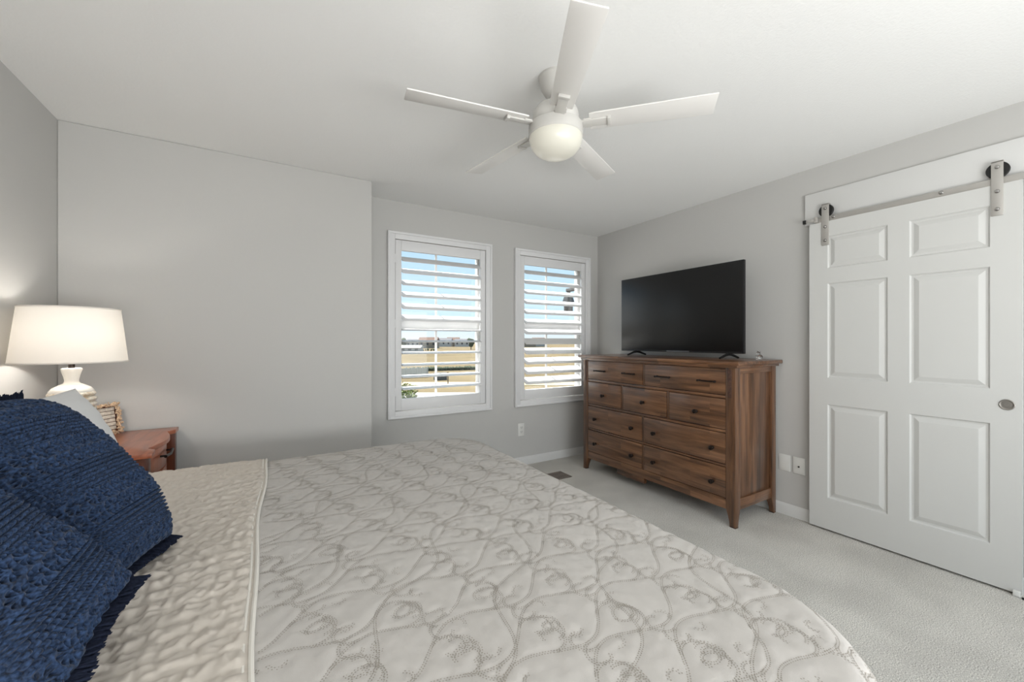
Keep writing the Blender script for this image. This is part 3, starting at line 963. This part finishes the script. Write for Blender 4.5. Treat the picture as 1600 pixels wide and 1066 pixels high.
# ================================================================== BED
BZ = 0.662                       # top of the coverlet
CX0, CX1, CY0, CY1 = -0.905, 1.030, 0.275, 2.300      # flat core of the bedding
r = thing('bed', 'king size bed standing against the left wall', 'bed', (0.05, 1.29, 0))
g = Mesh(); g.box((-0.915, 0.30, 0.36), (1.02, 2.275, BZ - 0.02), 0.05, 4); g.build('mattress', M_MATTRESS, r)
g = Mesh(); g.box((-0.915, 0.31, 0.17), (1.01, 2.265, 0.355), 0.02, 3); g.build('box_spring', M_MATTRESS, r)
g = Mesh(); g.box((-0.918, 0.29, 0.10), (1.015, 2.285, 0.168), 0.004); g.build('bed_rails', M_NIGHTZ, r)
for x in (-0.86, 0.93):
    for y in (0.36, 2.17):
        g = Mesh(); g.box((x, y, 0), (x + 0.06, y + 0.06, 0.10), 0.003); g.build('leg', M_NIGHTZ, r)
g = Mesh(); g.box((XL + 0.014, 0.26, 0.0), (-0.922, 2.32, 1.12), 0.01); g.build('headboard', M_NIGHT, r)

def core_sdf(x, y):
    """signed distance to the rounded core rectangle and outward normal"""
    cx, cy = (CX0 + CX1) / 2, (CY0 + CY1) / 2
    hx, hy = (CX1 - CX0) / 2, (CY1 - CY0) / 2
    px, py = x - cx, y - cy
    rad = np.where(px < 0, 0.03, np.where(py < 0, 0.29, 0.19))
    qx, qy = np.abs(px) - hx + rad, np.abs(py) - hy + rad
    ox, oy = np.maximum(qx, 0), np.maximum(qy, 0)
    l = np.hypot(ox, oy)
    d = np.minimum(np.maximum(qx, qy), 0) + l - rad
    inside = l < 1e-9
    nx = np.where(inside, (qx > qy) * 1.0, ox / np.maximum(l, 1e-9)) * np.sign(px)
    ny = np.where(inside, (qy >= qx) * 1.0, oy / np.maximum(l, 1e-9)) * np.sign(py)
    return d, nx, ny

def smooth_noise(shape, cells, seed):
    q = np.random.default_rng(seed)
    out = np.zeros(shape)
    for (cu, cv), amp in cells:
        G_ = q.normal(size=(cu + 3, cv + 3))
        u = np.linspace(0, cu, shape[0]); v = np.linspace(0, cv, shape[1])
        iu, iv = u.astype(int), v.astype(int)
        fu, fv = u - iu, v - iv
        fu, fv = fu * fu * (3 - 2 * fu), fv * fv * (3 - 2 * fv)
        a = G_[iu][:, iv]; b_ = G_[iu + 1][:, iv]; c = G_[iu][:, iv + 1]; d = G_[iu + 1][:, iv + 1]
        out += amp * ((a * (1 - fu)[:, None] + b_ * fu[:, None]) * (1 - fv) + (c * (1 - fu)[:, None] + d * fu[:, None]) * fv)
    return out

RE = 0.065
def drape(u, v, lift, h):
    """flat cloth coordinates to the shape lying over the mattress; h = height along the surface normal"""
    d, nx, ny = core_sdf(u, v)
    dd = np.maximum(d, 0)
    a = np.minimum(dd / RE, PI / 2)
    out = RE * np.sin(a)
    over = np.maximum(dd - RE * PI / 2, 0)
    z = BZ + lift - RE * (1 - np.cos(a)) - over
    flare = out + over * 0.05
    mx_, my_ = u - nx * dd, v - ny * dd
    nh, nv = np.sin(a), np.cos(a)
    P = np.stack([mx_ + nx * (flare + nh * (h + lift)), my_ + ny * (flare + nh * (h + lift)), z + nv * h], -1)
    return P

# ---- stitch lines of the coverlet: waving vines with curling scrolls
def scroll(x, y, ang, R, turn, sgn):
    t = np.linspace(0, 1, int(60 + 90 * R / 0.07))
    k = R * (1 - 0.62 * t)
    th = np.cumsum(sgn * (turn * 2 * PI) / len(t) * np.ones_like(t)) + ang
    st = np.abs(k) * (turn * 2 * PI) / len(t)
    return np.stack([x + np.cumsum(st * np.cos(th)), y + np.cumsum(st * np.sin(th))], 1)

lines = []
q = np.random.default_rng(21)
ROT = math.radians(17)
cr_, sr_ = math.cos(ROT), math.sin(ROT)
def rot(p):
    return np.stack([p[:, 0] * cr_ - p[:, 1] * sr_, p[:, 0] * sr_ + p[:, 1] * cr_], 1)
PER = 0.31
for j in range(-18, 40):
    y0 = j * 0.090
    s = np.arange(-0.6, 3.0, 0.003)
    ph = (j % 2) * PI
    amp = 0.036
    lines.append(rot(np.stack([s, y0 + amp * np.sin(2 * PI * s / PER + ph)], 1)))
    for i in range(-2, 10):
        for half in (0, 1):
            sx_ = i * PER + half * PER / 2 + q.normal(0, 0.008)
            yy = y0 + amp * math.sin(2 * PI * sx_ / PER + ph)
            slope = math.atan(amp * 2 * PI / PER * math.cos(2 * PI * sx_ / PER + ph))
            sg = 1 if (half + j) % 2 else -1
            lines.append(rot(scroll(sx_, yy, slope, 0.042 + q.normal(0, 0.003), 0.86, sg)))
            sx2 = sx_ + PER * 0.22
            yy2 = y0 + amp * math.sin(2 * PI * sx2 / PER + ph)
            sl2 = math.atan(amp * 2 * PI / PER * math.cos(2 * PI * sx2 / PER + ph))
            lines.append(rot(scroll(sx2, yy2, sl2 + PI, 0.036, 0.70, sg)))
            lines.append(rot(scroll(sx_ + PER * 0.11, yy + sg * 0.010, slope + 0.5 * sg, 0.034, 0.62, sg)))
            a0 = q.uniform(0, 2 * PI)
            lines.append(rot(scroll(sx2 + 0.02, yy2 + sg * 0.03, a0, 0.020, 0.5, -sg)))
# crossing stems
for j in range(-5, 17):
    s = np.arange(-1.0, 3.0, 0.003)
    x0 = j * 0.31
    b2 = math.radians(52)
    yy = 0.035 * np.sin(2 * PI * s / 0.36 + j * 1.9)
    lines.append(np.stack([x0 + s * math.cos(b2) - yy * math.sin(b2), s * math.sin(b2) + yy * math.cos(b2) - 0.2], 1))

HEM = 0.50
U0, U1, V0, V1 = -0.06, CX1 + HEM, CY0 - HEM, CY1 + HEM
STEP = 0.0065
us = np.arange(U0, U1 + STEP, STEP); vs_ = np.arange(V0, V1 + STEP, STEP)
DIST = np.full((len(us), len(vs_)), 1.0)
pts = []
for L in lines:
    seg = np.hypot(*np.diff(L, axis=0).T)
    cum = np.concatenate([[0], np.cumsum(seg)])
    n = int(cum[-1] / 0.0056)
    t = np.linspace(0, cum[-1], max(n, 4))
    X = np.interp(t, cum, L[:, 0]); Y = np.interp(t, cum, L[:, 1])
    dx = np.gradient(X); dy = np.gradient(Y); l = np.hypot(dx, dy) + 1e-9
    pts.append(np.stack([X, Y, dx / l, dy / l], 1))
pts = np.concatenate(pts)
keep = (pts[:, 0] > -0.025) & (pts[:, 0] < U1 - 0.02) & (pts[:, 1] > V0 + 0.02) & (pts[:, 1] < V1 - 0.02)
pts = pts[keep]
iu = np.clip(((pts[:, 0] - U0) / STEP).round().astype(int), 0, len(us) - 1)
iv = np.clip(((pts[:, 1] - V0) / STEP).round().astype(int), 0, len(vs_) - 1)
DIST[iu, iv] = 0
for it in range(9):
    for ax in (0, 1):
        for sh_ in (-1, 1):
            DIST = np.minimum(DIST, np.roll(DIST, sh_, ax) + STEP)
    for s0 in (-1, 1):
        for s1 in (-1, 1):
            DIST = np.minimum(DIST, np.roll(np.roll(DIST, s0, 0), s1, 1) + STEP * 1.414)
DIST = np.minimum(DIST, 0.05)
H = 0.0019 * (1 - np.exp(-DIST / 0.008))
H += smooth_noise(H.shape, [((60, 100), 0.00055), ((130, 210), 0.00035), ((9, 14), 0.0016)], 5)
UU, VV = np.meshgrid(us, vs_, indexing='ij')
P = drape(UU, VV, 0.0, H)
verts, faces = grid_mesh(P)
dval = core_sdf(UU, VV)[0].ravel()
ok = (dval[faces] < HEM - 0.01).all(1)
faces = faces[ok]
used = np.unique(faces)
remap = -np.ones(len(verts), int); remap[used] = np.arange(len(used))
me = np_mesh('coverlet', verts[used], remap[faces])
cov = finish('coverlet', me, M_QUILT, None, 0, loc=(0.5, 1.29, BZ))
me.shade_smooth()
tag(cov, 'pale coverlet stitched with curling vines covering most of the bed', 'bedspread')
# stitches: two staggered rows of small raised threads
dd = core_sdf(pts[:, 0], pts[:, 1])[0]
sel = pts[(dd < 0.20) & ((dd < 0.02) | (pts[:, 0] > 0.3))]
hh = np.exp(-0)
allv, allf = [], []
nst = len(sel)
base = 0
A = sel
h_at = H[np.clip(((A[:, 0] - U0) / STEP).round().astype(int), 0, len(us) - 1), np.clip(((A[:, 1] - V0) / STEP).round().astype(int), 0, len(vs_) - 1)]
for row in (-1, 1):
    off = row * 0.0024
    cx = A[:, 0] - A[:, 3] * off + A[:, 2] * 0.0012 * row
    cy = A[:, 1] + A[:, 2] * off + A[:, 3] * 0.0012 * row
    L_, Wd = 0.0019, 0.0014
    corners = []
    for (a, b_, hz) in ((-L_, 0, 0.0001), (0, -Wd, 0.0001), (L_, 0, 0.0001), (0, Wd, 0.0001), (0, 0, 0.0008)):
        x = cx + A[:, 2] * a - A[:, 3] * b_
        y = cy + A[:, 3] * a + A[:, 2] * b_
        corners.append(drape(x, y, 0.0, h_at + 0.0007 + hz))
    C = np.stack(corners, 1)
    allv.append(C.reshape(-1, 3))
    idx = np.arange(nst)[:, None] * 5 + base
    f = np.concatenate([idx + np.array([0, 1, 4]), idx + np.array([1, 2, 4]), idx + np.array([2, 3, 4]), idx + np.array([3, 0, 4])], 0)
    allf.append(f)
    base += nst * 5
me = np_mesh('embroidery', np.concatenate(allv), np.concatenate(allf))
emb = finish('embroidery', me, M_THREAD, cov, 0)
emb['kind'] = 'stuff'

# ---- stitched quilt spread over the head end
U0q, U1q, V0q, V1q = -0.90, -0.028, CY0 - 0.45, CY1 + 0.45
us = np.arange(U0q, U1q + 1e-6, 0.005); vs_ = np.arange(V0q, V1q, 0.005)
UU, VV = np.meshgrid(us, vs_, indexing='ij')
edge = U1q + 0.010 * np.sin(VV * 3.1 + 0.6) - 0.004 * np.sin(VV * 9) 
frac = (UU - U0q) / (U1q - U0q)
UW = U0q + frac * (edge - U0q)
rows = VV - 0.16 * (UU + 0.5) + 0.004 * np.sin(UU * 16 + 3 * VV)
ROWP = 0.056
ph = rows / ROWP
ri = np.floor(ph)
fr_ = ph - ri
qq = np.random.default_rng(3)
shift = qq.uniform(0, 1, 400)[(ri.astype(int)) % 400]
wob = smooth_noise(UU.shape, [((26, 60), 0.35), ((60, 120), 0.15)], 8)
pu = UU / 0.052 + shift + wob
pf = pu - np.floor(pu)
ridge = np.sin(PI * np.clip(fr_, 0, 1)) ** 0.32
puck = np.sin(PI * pf) ** 0.6
H2 = 0.0085 * ridge * (0.35 + 0.65 * puck)
H2 += smooth_noise(UU.shape, [((70, 200), 0.0017), ((130, 360), 0.0010), ((6, 12), 0.003)], 9) * (0.4 + 0.6 * ridge)
edgefade = np.clip((edge - UW) / 0.02, 0, 1)
H2 = H2 * edgefade + 0.001
# gathered folds where the pillows press on it
near = np.exp(-((UU + 0.27) / 0.07) ** 2) * np.exp(-((VV - 1.1) / 0.42) ** 2)
H2 += near * 0.004 * np.sin((VV * 0.8 + UU * 0.6) * 150 + wob * 4)
P = drape(UW, VV, 0.009, H2)
verts, faces = grid_mesh(P)
me = np_mesh('quilt', verts, faces)
fq = finish('quilt', me, M_FOLD, None, 0, loc=(-0.45, 1.29, BZ + 0.01))
me.shade_smooth()
tag(fq, 'beige puckered quilt with straight stitched rows across the head end of the bed', 'quilt')
vv = np.arange(V0q, V1q, 0.012)
for off, rad in ((0.002, 0.0052), (-0.011, 0.0042)):
    ee = U1q + 0.010 * np.sin(vv * 3.1 + 0.6) - 0.004 * np.sin(vv * 9) + off
    L = drape(ee, vv, 0.009, np.full_like(vv, 0.0008))
    g = Mesh(); g.tube([tuple(p) for p in L], rad, 8); g.build('edge_binding', M_BIND, fq)

# ================================================================== PILLOWS
def pillow_surface(n, w, hgt, thick, pinch=0.06):
    """two sides of a pillow in its own axes: x = width, y = height, z = out of the front"""
    t = np.linspace(-1, 1, n)
    t = np.sin(t * PI / 2) * 0.35 + t * 0.65
    U, V = np.meshgrid(t, t, indexing='ij')
    x = U * w / 2 * (1 - pinch * (1 - V ** 2) * np.abs(U) ** 2)
    y = V * hgt / 2 * (1 - pinch * (1 - U ** 2) * np.abs(V) ** 2)
    prof = (np.clip(1 - np.abs(U) ** 3.2, 0, 1) * np.clip(1 - np.abs(V) ** 3.2, 0, 1)) ** 0.6
    return U, V, x, y, prof * thick / 2

def knit_height(x, y):
    """bands of star stitches, seed stitches and ribs stacked along y (metres)"""
    P_ = 0.130
    yb = np.mod(y, P_)
    # stars: eight raised yarn arms with open holes between them
    c = 0.033
    row = np.floor(yb / c)
    sx_ = np.mod(x + row * c / 2, c) - c / 2
    sy_ = np.mod(yb, c) - c / 2
    rr_ = np.hypot(sx_, sy_) / (c / 2); th = np.arctan2(sy_, sx_)
    arms = np.abs(np.cos(4 * th)) ** 1.5
    hole = np.exp(-((rr_ - 0.62) / 0.26) ** 2) * (1 - arms)
    rim = np.clip(rr_ - 0.85, 0, 0.3)
    h1 = 0.75 - 1.25 * hole + 0.9 * rim + 0.35 * np.exp(-(rr_ / 0.25) ** 2)
    s = 0.0092
    r2 = np.floor(yb / s)
    seed = np.sqrt(np.abs(np.sin(PI * (x / s + 0.5 * np.mod(r2, 2)))) * np.abs(np.sin(PI * yb / s)))
    h2 = 0.85 * seed
    rb = np.abs(np.sin(PI * (yb - 0.1) / 0.010)) ** 0.7
    h3 = rb * (0.75 + 0.25 * np.sin(2 * PI * (x / 0.008 + yb / 0.010)))
    return np.where(yb < 0.066, h1, np.where(yb < 0.0995, h2, h3))

def place(x, y, z, C, eu, ev, en):
    return C + x[..., None] * eu + y[..., None] * ev + z[..., None] * en

def knit_pillow(name, Pb, Pt, far_dir, w, thick, label, sag):
    Pb, Pt = Vector(Pb), Vector(Pt)
    ev = (Pt - Pb); hgt = ev.length * 1.04; ev.normalize()
    eu = Vector(far_dir); eu = (eu - ev * eu.dot(ev)).normalized()
    en = eu.cross(ev).normalized()
    if en.x < 0: en = -en
    C = (Pb + Pt) / 2 - eu * (w / 2)
    r = thing(name, label, 'pillow', (C.x, C.y, BZ + 0.01), 'navy knit pillows on the bed')
    C, eu, ev, en = (np.array(q_) for q_ in (C, eu, ev, en))
    n = 420
    U, V, x, y, z = pillow_surface(n, w, hgt, thick)
    mesh_v, mesh_f = [], []
    for side in (1, -1):
        zz = side * z * (1.0 if side > 0 else 0.85)
        z2 = zz + sag * 0.02 * np.cos(V * 2.2)
        B = place(x, y, zz, C, eu, ev, en)
        # surface normal from differences
        du = np.gradient(B, axis=0); dv = np.gradient(B, axis=1)
        nn = np.cross(du, dv); nn /= np.linalg.norm(nn, axis=-1, keepdims=True) + 1e-12
        if side < 0: nn = -nn
        fade = np.clip((1 - np.maximum(np.abs(U), np.abs(V))) / 0.03, 0, 1)[..., None]
        B = B + nn * (knit_height(x, y) * 0.0115)[..., None] * fade
        v_, f_ = grid_mesh(B)
        if side < 0: f_ = f_[:, ::-1]
        mesh_v.append(v_); mesh_f.append(f_ + (0 if side > 0 else n * n))
    me = np_mesh('knit_cover', np.concatenate(mesh_v), np.concatenate(mesh_f))
    o = finish('knit_cover', me, M_KNIT, r, 0)
    me.shade_smooth()
    # short fringe along the top and bottom seams
    fv, ff = [], []
    q_ = np.random.default_rng(11)
    cnt = 0
    for s in (-1, 1):
        for k in range(300):
            u = -1 + 2 * (k + 0.5) / 300
            for lay in range(3):
                px = u * w / 2 + q_.normal(0, 0.002); py = s * hgt / 2 * (1 - 0.06 * (1 - u ** 2)) - s * 0.004
                L = 0.029 + float(np.clip(q_.normal(0, 0.003), -0.005, 0.005))
                d = np.array([q_.uniform(-0.25, 0.25), s * 1.0, (lay - 1) * 0.55 + q_.uniform(-0.2, 0.2)]); d /= np.linalg.norm(d)
                bend = np.array([q_.uniform(-0.4, 0.4), -s * q_.uniform(0, 0.3), q_.uniform(-0.5, 0.5)])
                p0 = np.array([px, py, (lay - 1) * 0.004])
                path = [p0, p0 + d * L * 0.5 + bend * L * 0.12, p0 + d * L + bend * L * 0.4]
                for i, pp in enumerate(path):
                    rr_ = (0.0032, 0.0036, 0.0030)[i]
                    for a in range(4):
                        an = a * PI / 2
                        loc = pp + np.array([math.cos(an) * rr_, 0, math.sin(an) * rr_])
                        fv.append(C + eu * loc[0] + ev * loc[1] + en * loc[2])
                for i in range(2):
                    for a in range(4):
                        a2 = (a + 1) % 4
                        ff.append((cnt + i * 4 + a, cnt + i * 4 + a2, cnt + (i + 1) * 4 + a2, cnt + (i + 1) * 4 + a))
                cnt += 12
    me = np_mesh('fringe', np.array(fv), np.array(ff))
    finish('fringe', me, M_FRINGE, r, 0)
    return r

knit_pillow('knit_pillow', (-0.250, 1.45, 0.715), (-0.545, 1.525, 1.085), (0.14, 0.98, 0.0), 0.42, 0.24,
            'navy blue knit pillow with fringe, the farther one, leaning on a white pillow', 1)
knit_pillow('knit_pillow', (-0.245, 1.06, 0.790), (-0.575, 1.05, 1.120), (-0.02, 0.98, 0.14), 0.27, 0.12,
            'navy blue knit pillow nearest the camera at the lower left', 1)

def sham(C, eu, ev, w, hgt, thick, label):
    eu = Vector(eu).normalized(); ev = Vector(ev); ev = (ev - eu * ev.dot(eu)).normalized()
    en = eu.cross(ev).normalized()
    if en.x < 0: en = -en
    C_, eu, ev, en = (np.array(q_) for q_ in (Vector(C), eu, ev, en))
    n = 90
    U, V, x, y, z = pillow_surface(n, w, hgt, thick, 0.05)
    wr = smooth_noise((n, n), [((5, 5), 0.004), ((14, 14), 0.0016)], 4)
    mv, mf = [], []
    for side in (1, -1):
        fade = np.clip((1 - np.maximum(np.abs(U), np.abs(V))) / 0.12, 0, 1)
        v_, f_ = grid_mesh(place(x, y, side * z + wr * fade, C_, eu, ev, en))
        if side < 0: f_ = f_[:, ::-1]
        mv.append(v_); mf.append(f_ + (0 if side > 0 else n * n))
    me = np_mesh('bed_pillow', np.concatenate(mv), np.concatenate(mf))
    o = finish('bed_pillow', me, M_SHAM, None, 0, loc=(C[0], C[1], C[2] - hgt / 2))
    me.shade_smooth()
    return tag(o, label, 'pillow')
sham((-0.570, 1.82, 0.860), (0.05, 1, 0), (-0.42, 0, 1), 0.70, 0.46, 0.15, 'white pillow whose corner shows behind the navy pillows in front of the lamp')
sham((-0.555, 0.77, 0.842), (0.02, 1, 0), (-0.67, 0, 0.74), 0.56, 0.46, 0.14, 'white pillow behind the nearest navy pillow in the lower left corner')

# ================================================================== OUTSIDE
GZ = -3.0
def ray_pt(px, d, z):
    """a point at image column px, depth d metres ahead of the camera"""
    k = (px - 800) / 628.47
    s, c = math.sin(YAW), math.cos(YAW)
    return Vector((d * (s + k * c), d * (c - k * s), z))
M_FIELD = plain('dry_grass_field', (106, 95, 74), 1.0, vary=(0.09, 0.22), spec=0.02)
M_ROAD = plain('pale_road', (140, 136, 130), 0.9, vary=(0.4, 0.05))
M_PATH = plain('dirt_track', (158, 144, 114), 0.95, vary=(0.4, 0.06))
M_HWALL = plain('house_siding_white', (170, 168, 164), 0.8)
M_HWALL2 = plain('house_siding_tan', (140, 128, 112), 0.8)
M_ROOF = plain('house_roof_brown', (92, 70, 58), 0.9)
M_ROOF2 = plain('house_roof_grey', (92, 90, 92), 0.9)
M_HWIN = plain('house_window_dark', (52, 56, 62), 0.2)
M_FENCE = plain('fence_white', (176, 172, 160), 0.6)
M_LEAF = plain('leaf_green', (92, 106, 40), 0.7, vary=(9, 0.4))
M_EVER = plain('evergreen_dark', (52, 62, 40), 0.9, vary=(2, 0.35))
M_BARK = plain('bark', (88, 72, 56), 0.9)
M_FIX = plain('dark_grey_fixture', (84, 82, 80), 0.6)

g = Mesh(); g.raw([(-500, YW + T + 0.2, GZ), (700, YW + T + 0.2, GZ), (700, 800, GZ), (-500, 800, GZ)], [(0, 1, 2, 3)])
struct(g.build('ground', M_FIELD, smooth=0))
fwd = Vector((math.sin(YAW), math.cos(YAW), 0)); rgt = Vector((math.cos(YAW), -math.sin(YAW), 0))
Q = Matrix(((rgt.x, fwd.x, 0, 0), (rgt.y, fwd.y, 0, 0), (0, 0, 1, GZ), (0, 0, 0, 1)))
def strip(name, mat, d0, d1, label):
    g = Mesh(); g.box((-80, d0, 0.0), (60, d1, 0.03), M=Q); struct(g.build(name, mat, smooth=0), label)
strip('road', M_ROAD, 27.5, 33.0, 'pale road crossing below the windows')
strip('dirt_track', M_PATH, 38.5, 41.5, 'light dirt track across the dry field')

def house(px, d, w, h, dep, wallm, roofm, label):
    c = ray_pt(px, d, GZ)
    r = thing('house', label, 'house', c, 'far houses beyond the field')
    Mh = Matrix.Translation(c) @ Matrix.Rotation(-YAW, 4, 'Z')
    g = Mesh(); g.box((-w / 2, 0, 0), (w / 2, dep, h), M=Mh); g.build('walls', wallm, r, 0)
    g = Mesh()
    rh = h * 0.55
    t = Mesh(); t.prism([(-w / 2 - 0.4, -0.5, h), (-w / 2 - 0.4, dep + 0.5, h), (-w / 2 - 0.4, dep / 2, h + rh)], (w + 0.8, 0, 0))
    bmesh.ops.transform(t.bm, matrix=Mh, verts=t.bm.verts)
    t.build('roof', roofm, r, 0)
    for k in range(3):
        g = Mesh(); x = -w / 2 + w * (k + 0.5) / 3; g.box((x - 0.6, -0.05, h * 0.45), (x + 0.6, 0.05, h * 0.8), M=Mh); g.build('window', M_HWIN, r, 0)
house(668, 235, 10.5, 4.2, 9, M_HWALL2, M_ROOF, 'brown roofed house far across the field, seen in the left window')
house(645, 270, 9, 3.6, 9, M_HWALL, M_ROOF2, 'small white far house left of the brown roofed house')
house(693, 300, 11, 4.2, 9, M_HWALL, M_ROOF2, 'pale far house just right of the left window bar')
house(707, 310, 9, 4.6, 9, M_HWALL2, M_ROOF, 'tan far house in the middle of the right hand far row')
house(722, 300, 11, 3.8, 9, M_HWALL, M_ROOF2, 'pale far house beside the dark tree in the left window')
house(826, 280, 10, 4.0, 9, M_HWALL2, M_ROOF2, 'far tan house at the left of the right window')
house(842, 300, 9, 4.4, 9, M_HWALL, M_ROOF, 'far white house with brown roof in the right window')
house(640, 150, 7.5, 1.7, 6, M_HWALL, M_HWALL, 'long low white shed halfway across the field')

def far_tree(px, d, h, w, mat, label, group):
    c = ray_pt(px, d, GZ)
    r = thing('tree', label, 'tree', c, group)
    g = Mesh()
    for k in range(9):
        a = random.uniform(0, 2 * PI); rr_ = random.uniform(0, 0.3) * w
        g.ball(c + Vector((rr_ * math.cos(a), rr_ * math.sin(a), h * random.uniform(0.35, 0.78))), w * random.uniform(0.2, 0.32), 2, (1, 1, random.uniform(0.9, 1.3)))
    g.build('crown', mat, r, 0)
    g = Mesh(); g.tube([c, c + Vector((0, 0, h * 0.5))], [w * 0.06, w * 0.04], 6); g.build('trunk', M_BARK, r)
far_tree(631, 190, 6.0, 4.5, M_EVER, 'dark tree far off at the left edge of the left window', 'far trees')
far_tree(736, 200, 6.0, 4.0, M_EVER, 'dark tree far off at the right edge of the left window', 'far trees')
def bush_row(pxs, d, label, group):
    for i, px in enumerate(pxs):
        c = ray_pt(px, d, GZ)
        h = random.uniform(0.9, 1.4)
        g = Mesh()
        for k in range(5):
            g.ball(c + Vector((random.uniform(-.15, .15), random.uniform(-.3, .3), h * random.uniform(0.3, 0.65))), h * random.uniform(0.27, 0.34), 1)
        tag(g.build('bush', M_EVER, None, 0, loc=c), label, 'bush', group)
bush_row([629, 634, 638.5, 643, 647, 652, 656, 661, 665, 669, 674, 678], 172, 'one of the small dark bushes lined up across the field in the left window', 'bushes in the left window')
bush_row([823, 830, 841, 847, 855, 861, 867, 872, 877, 882, 887, 892], 172, 'one of the small dark bushes lined up across the field in the right window', 'bushes in the right window')

# white fence, hedge, post and box in the near field
c0, c1 = ray_pt(600, 45, GZ), ray_pt(668, 47, GZ)
r = thing('white_fence', 'white panel fence at the left of the left window view', 'fence', c0)
n = 8
for k in range(n + 1):
    p = c0.lerp(c1, k / n); g = Mesh(); g.box((p.x - 0.07, p.y - 0.07, GZ), (p.x + 0.07, p.y + 0.07, GZ + 1.25), 0.01); g.build('post', M_FENCE, r)
for k in range(n):
    a, b_ = c0.lerp(c1, k / n), c0.lerp(c1, (k + 1) / n)
    dr = (b_ - a).normalized(); nr_ = Vector((-dr.y, dr.x, 0)) * 0.02
    a = a + dr * 0.07; b_ = b_ - dr * 0.07
    g = Mesh(); g.prism([a + nr_ + Vector((0, 0, 0.08)), b_ + nr_ + Vector((0, 0, 0.08)), b_ - nr_ + Vector((0, 0, 0.08)), a - nr_ + Vector((0, 0, 0.08))], (0, 0, 1.05)); g.build('panel', M_FENCE, r, 0)
a, b_ = ray_pt(632, 56, GZ), ray_pt(760, 60, GZ)
g = Mesh()
for k in range(60):
    p = a.lerp(b_, k / 59.0)
    g.ball(p + Vector((random.uniform(-.2, .2), random.uniform(-.2, .2), 0.22)), random.uniform(0.28, 0.42), 1)
tag(g.build('hedge', M_EVER, None, 0, loc=a), 'low dark hedge line across the field behind the white fence', 'hedge')
p = ray_pt(700, 39, GZ)
g = Mesh(); g.tube([p, p + Vector((0, 0, 1.25))], 0.05, 8)
tag(g.build('wooden_post', M_BARK, None, loc=p), 'thin post standing beside the dirt track', 'post')
p = ray_pt(688, 44, GZ)
g = Mesh(); g.box((p.x - 0.65, p.y - 0.4, GZ), (p.x + 0.65, p.y + 0.4, GZ + 0.75), 0.05); g.box((p.x - 0.68, p.y - 0.43, GZ + 0.7), (p.x + 0.68, p.y + 0.43, GZ + 0.78), 0.02)
tag(g.build('utility_box', M_FIX, None, loc=p), 'low dark box in the field right of the white fence', 'utility box')

# leafy tree close below the left window
c = ray_pt(622, 12.0, GZ)
r = thing('leafy_tree', 'bright green leafy treetop at the lower left of the left window', 'tree', c)
g = Mesh(); g.tube([c, c + Vector((0.05, 0, 1.3)), c + Vector((0, 0.05, 2.5))], [0.07, 0.05, 0.02], 8)
for k in range(7):
    a = k * 2.4
    g.tube([c + Vector((0, 0, 1.6 + 0.1 * k)), c + Vector((0.4 * math.cos(a), 0.4 * math.sin(a), 2.1 + 0.1 * k))], [0.025, 0.008], 6)
g.build('trunk', M_BARK, r)
q = np.random.default_rng(2)
fv, ff = [], []
for k in range(2600):
    d = q.normal(size=3); d /= np.linalg.norm(d)
    rr_ = 0.62 * q.uniform(0.25, 1.0) ** 0.5 * (1 + 0.15 * math.sin(5 * d[0]) * math.cos(4 * d[2]))
    p = np.array([c.x, c.y, GZ + 2.45]) + d * rr_ * np.array([1, 1, 1.05])
    a = q.normal(size=3); a /= np.linalg.norm(a); b2 = np.cross(a, q.normal(size=3)); b2 /= np.linalg.norm(b2)
    L, Wd = q.uniform(0.035, 0.06), 0.018
    i0 = len(fv)
    fv += [p - a * L, p + b2 * Wd, p + a * L, p - b2 * Wd]
    ff.append((i0, i0 + 1, i0 + 2, i0 + 3))
finish('leaves', np_mesh('leaves', np.array(fv), np.array(ff)), M_LEAF, r, 0)

# small dark fixture on a bracket outside the right window
r = thing('outdoor_fixture', 'small dark grey fixture outside the upper right part of the right window', 'outdoor light', (3.226, 4.0, 1.61))
g = Mesh(); g.box((3.226 - 0.042, 3.96, 1.615), (3.226 + 0.042, 4.04, 1.745), 0.004); g.build('body', M_FIX, r)
g = Mesh(); loft(g, [[(3.226 + a * 0.056, 4.0 + b_ * 0.056, 1.745) for a, b_ in ((-1, -1), (1, -1), (1, 1), (-1, 1))], [(3.226 + a * 0.028, 4.0 + b_ * 0.028, 1.86) for a, b_ in ((-1, -1), (1, -1), (1, 1), (-1, 1))]]); g.build('cap', plain('dark_cap', (58, 58, 58), 0.5), r)
g = Mesh(); g.box((3.200, 3.549, 1.875), (3.252, 4.02, 1.915), 0.003); g.box((3.21, 3.975, 1.85), (3.24, 4.01, 1.88)); g.box((3.15, 3.549, 1.80), (3.30, 3.563, 1.97), 0.003); g.build('bracket', M_FIX, r)
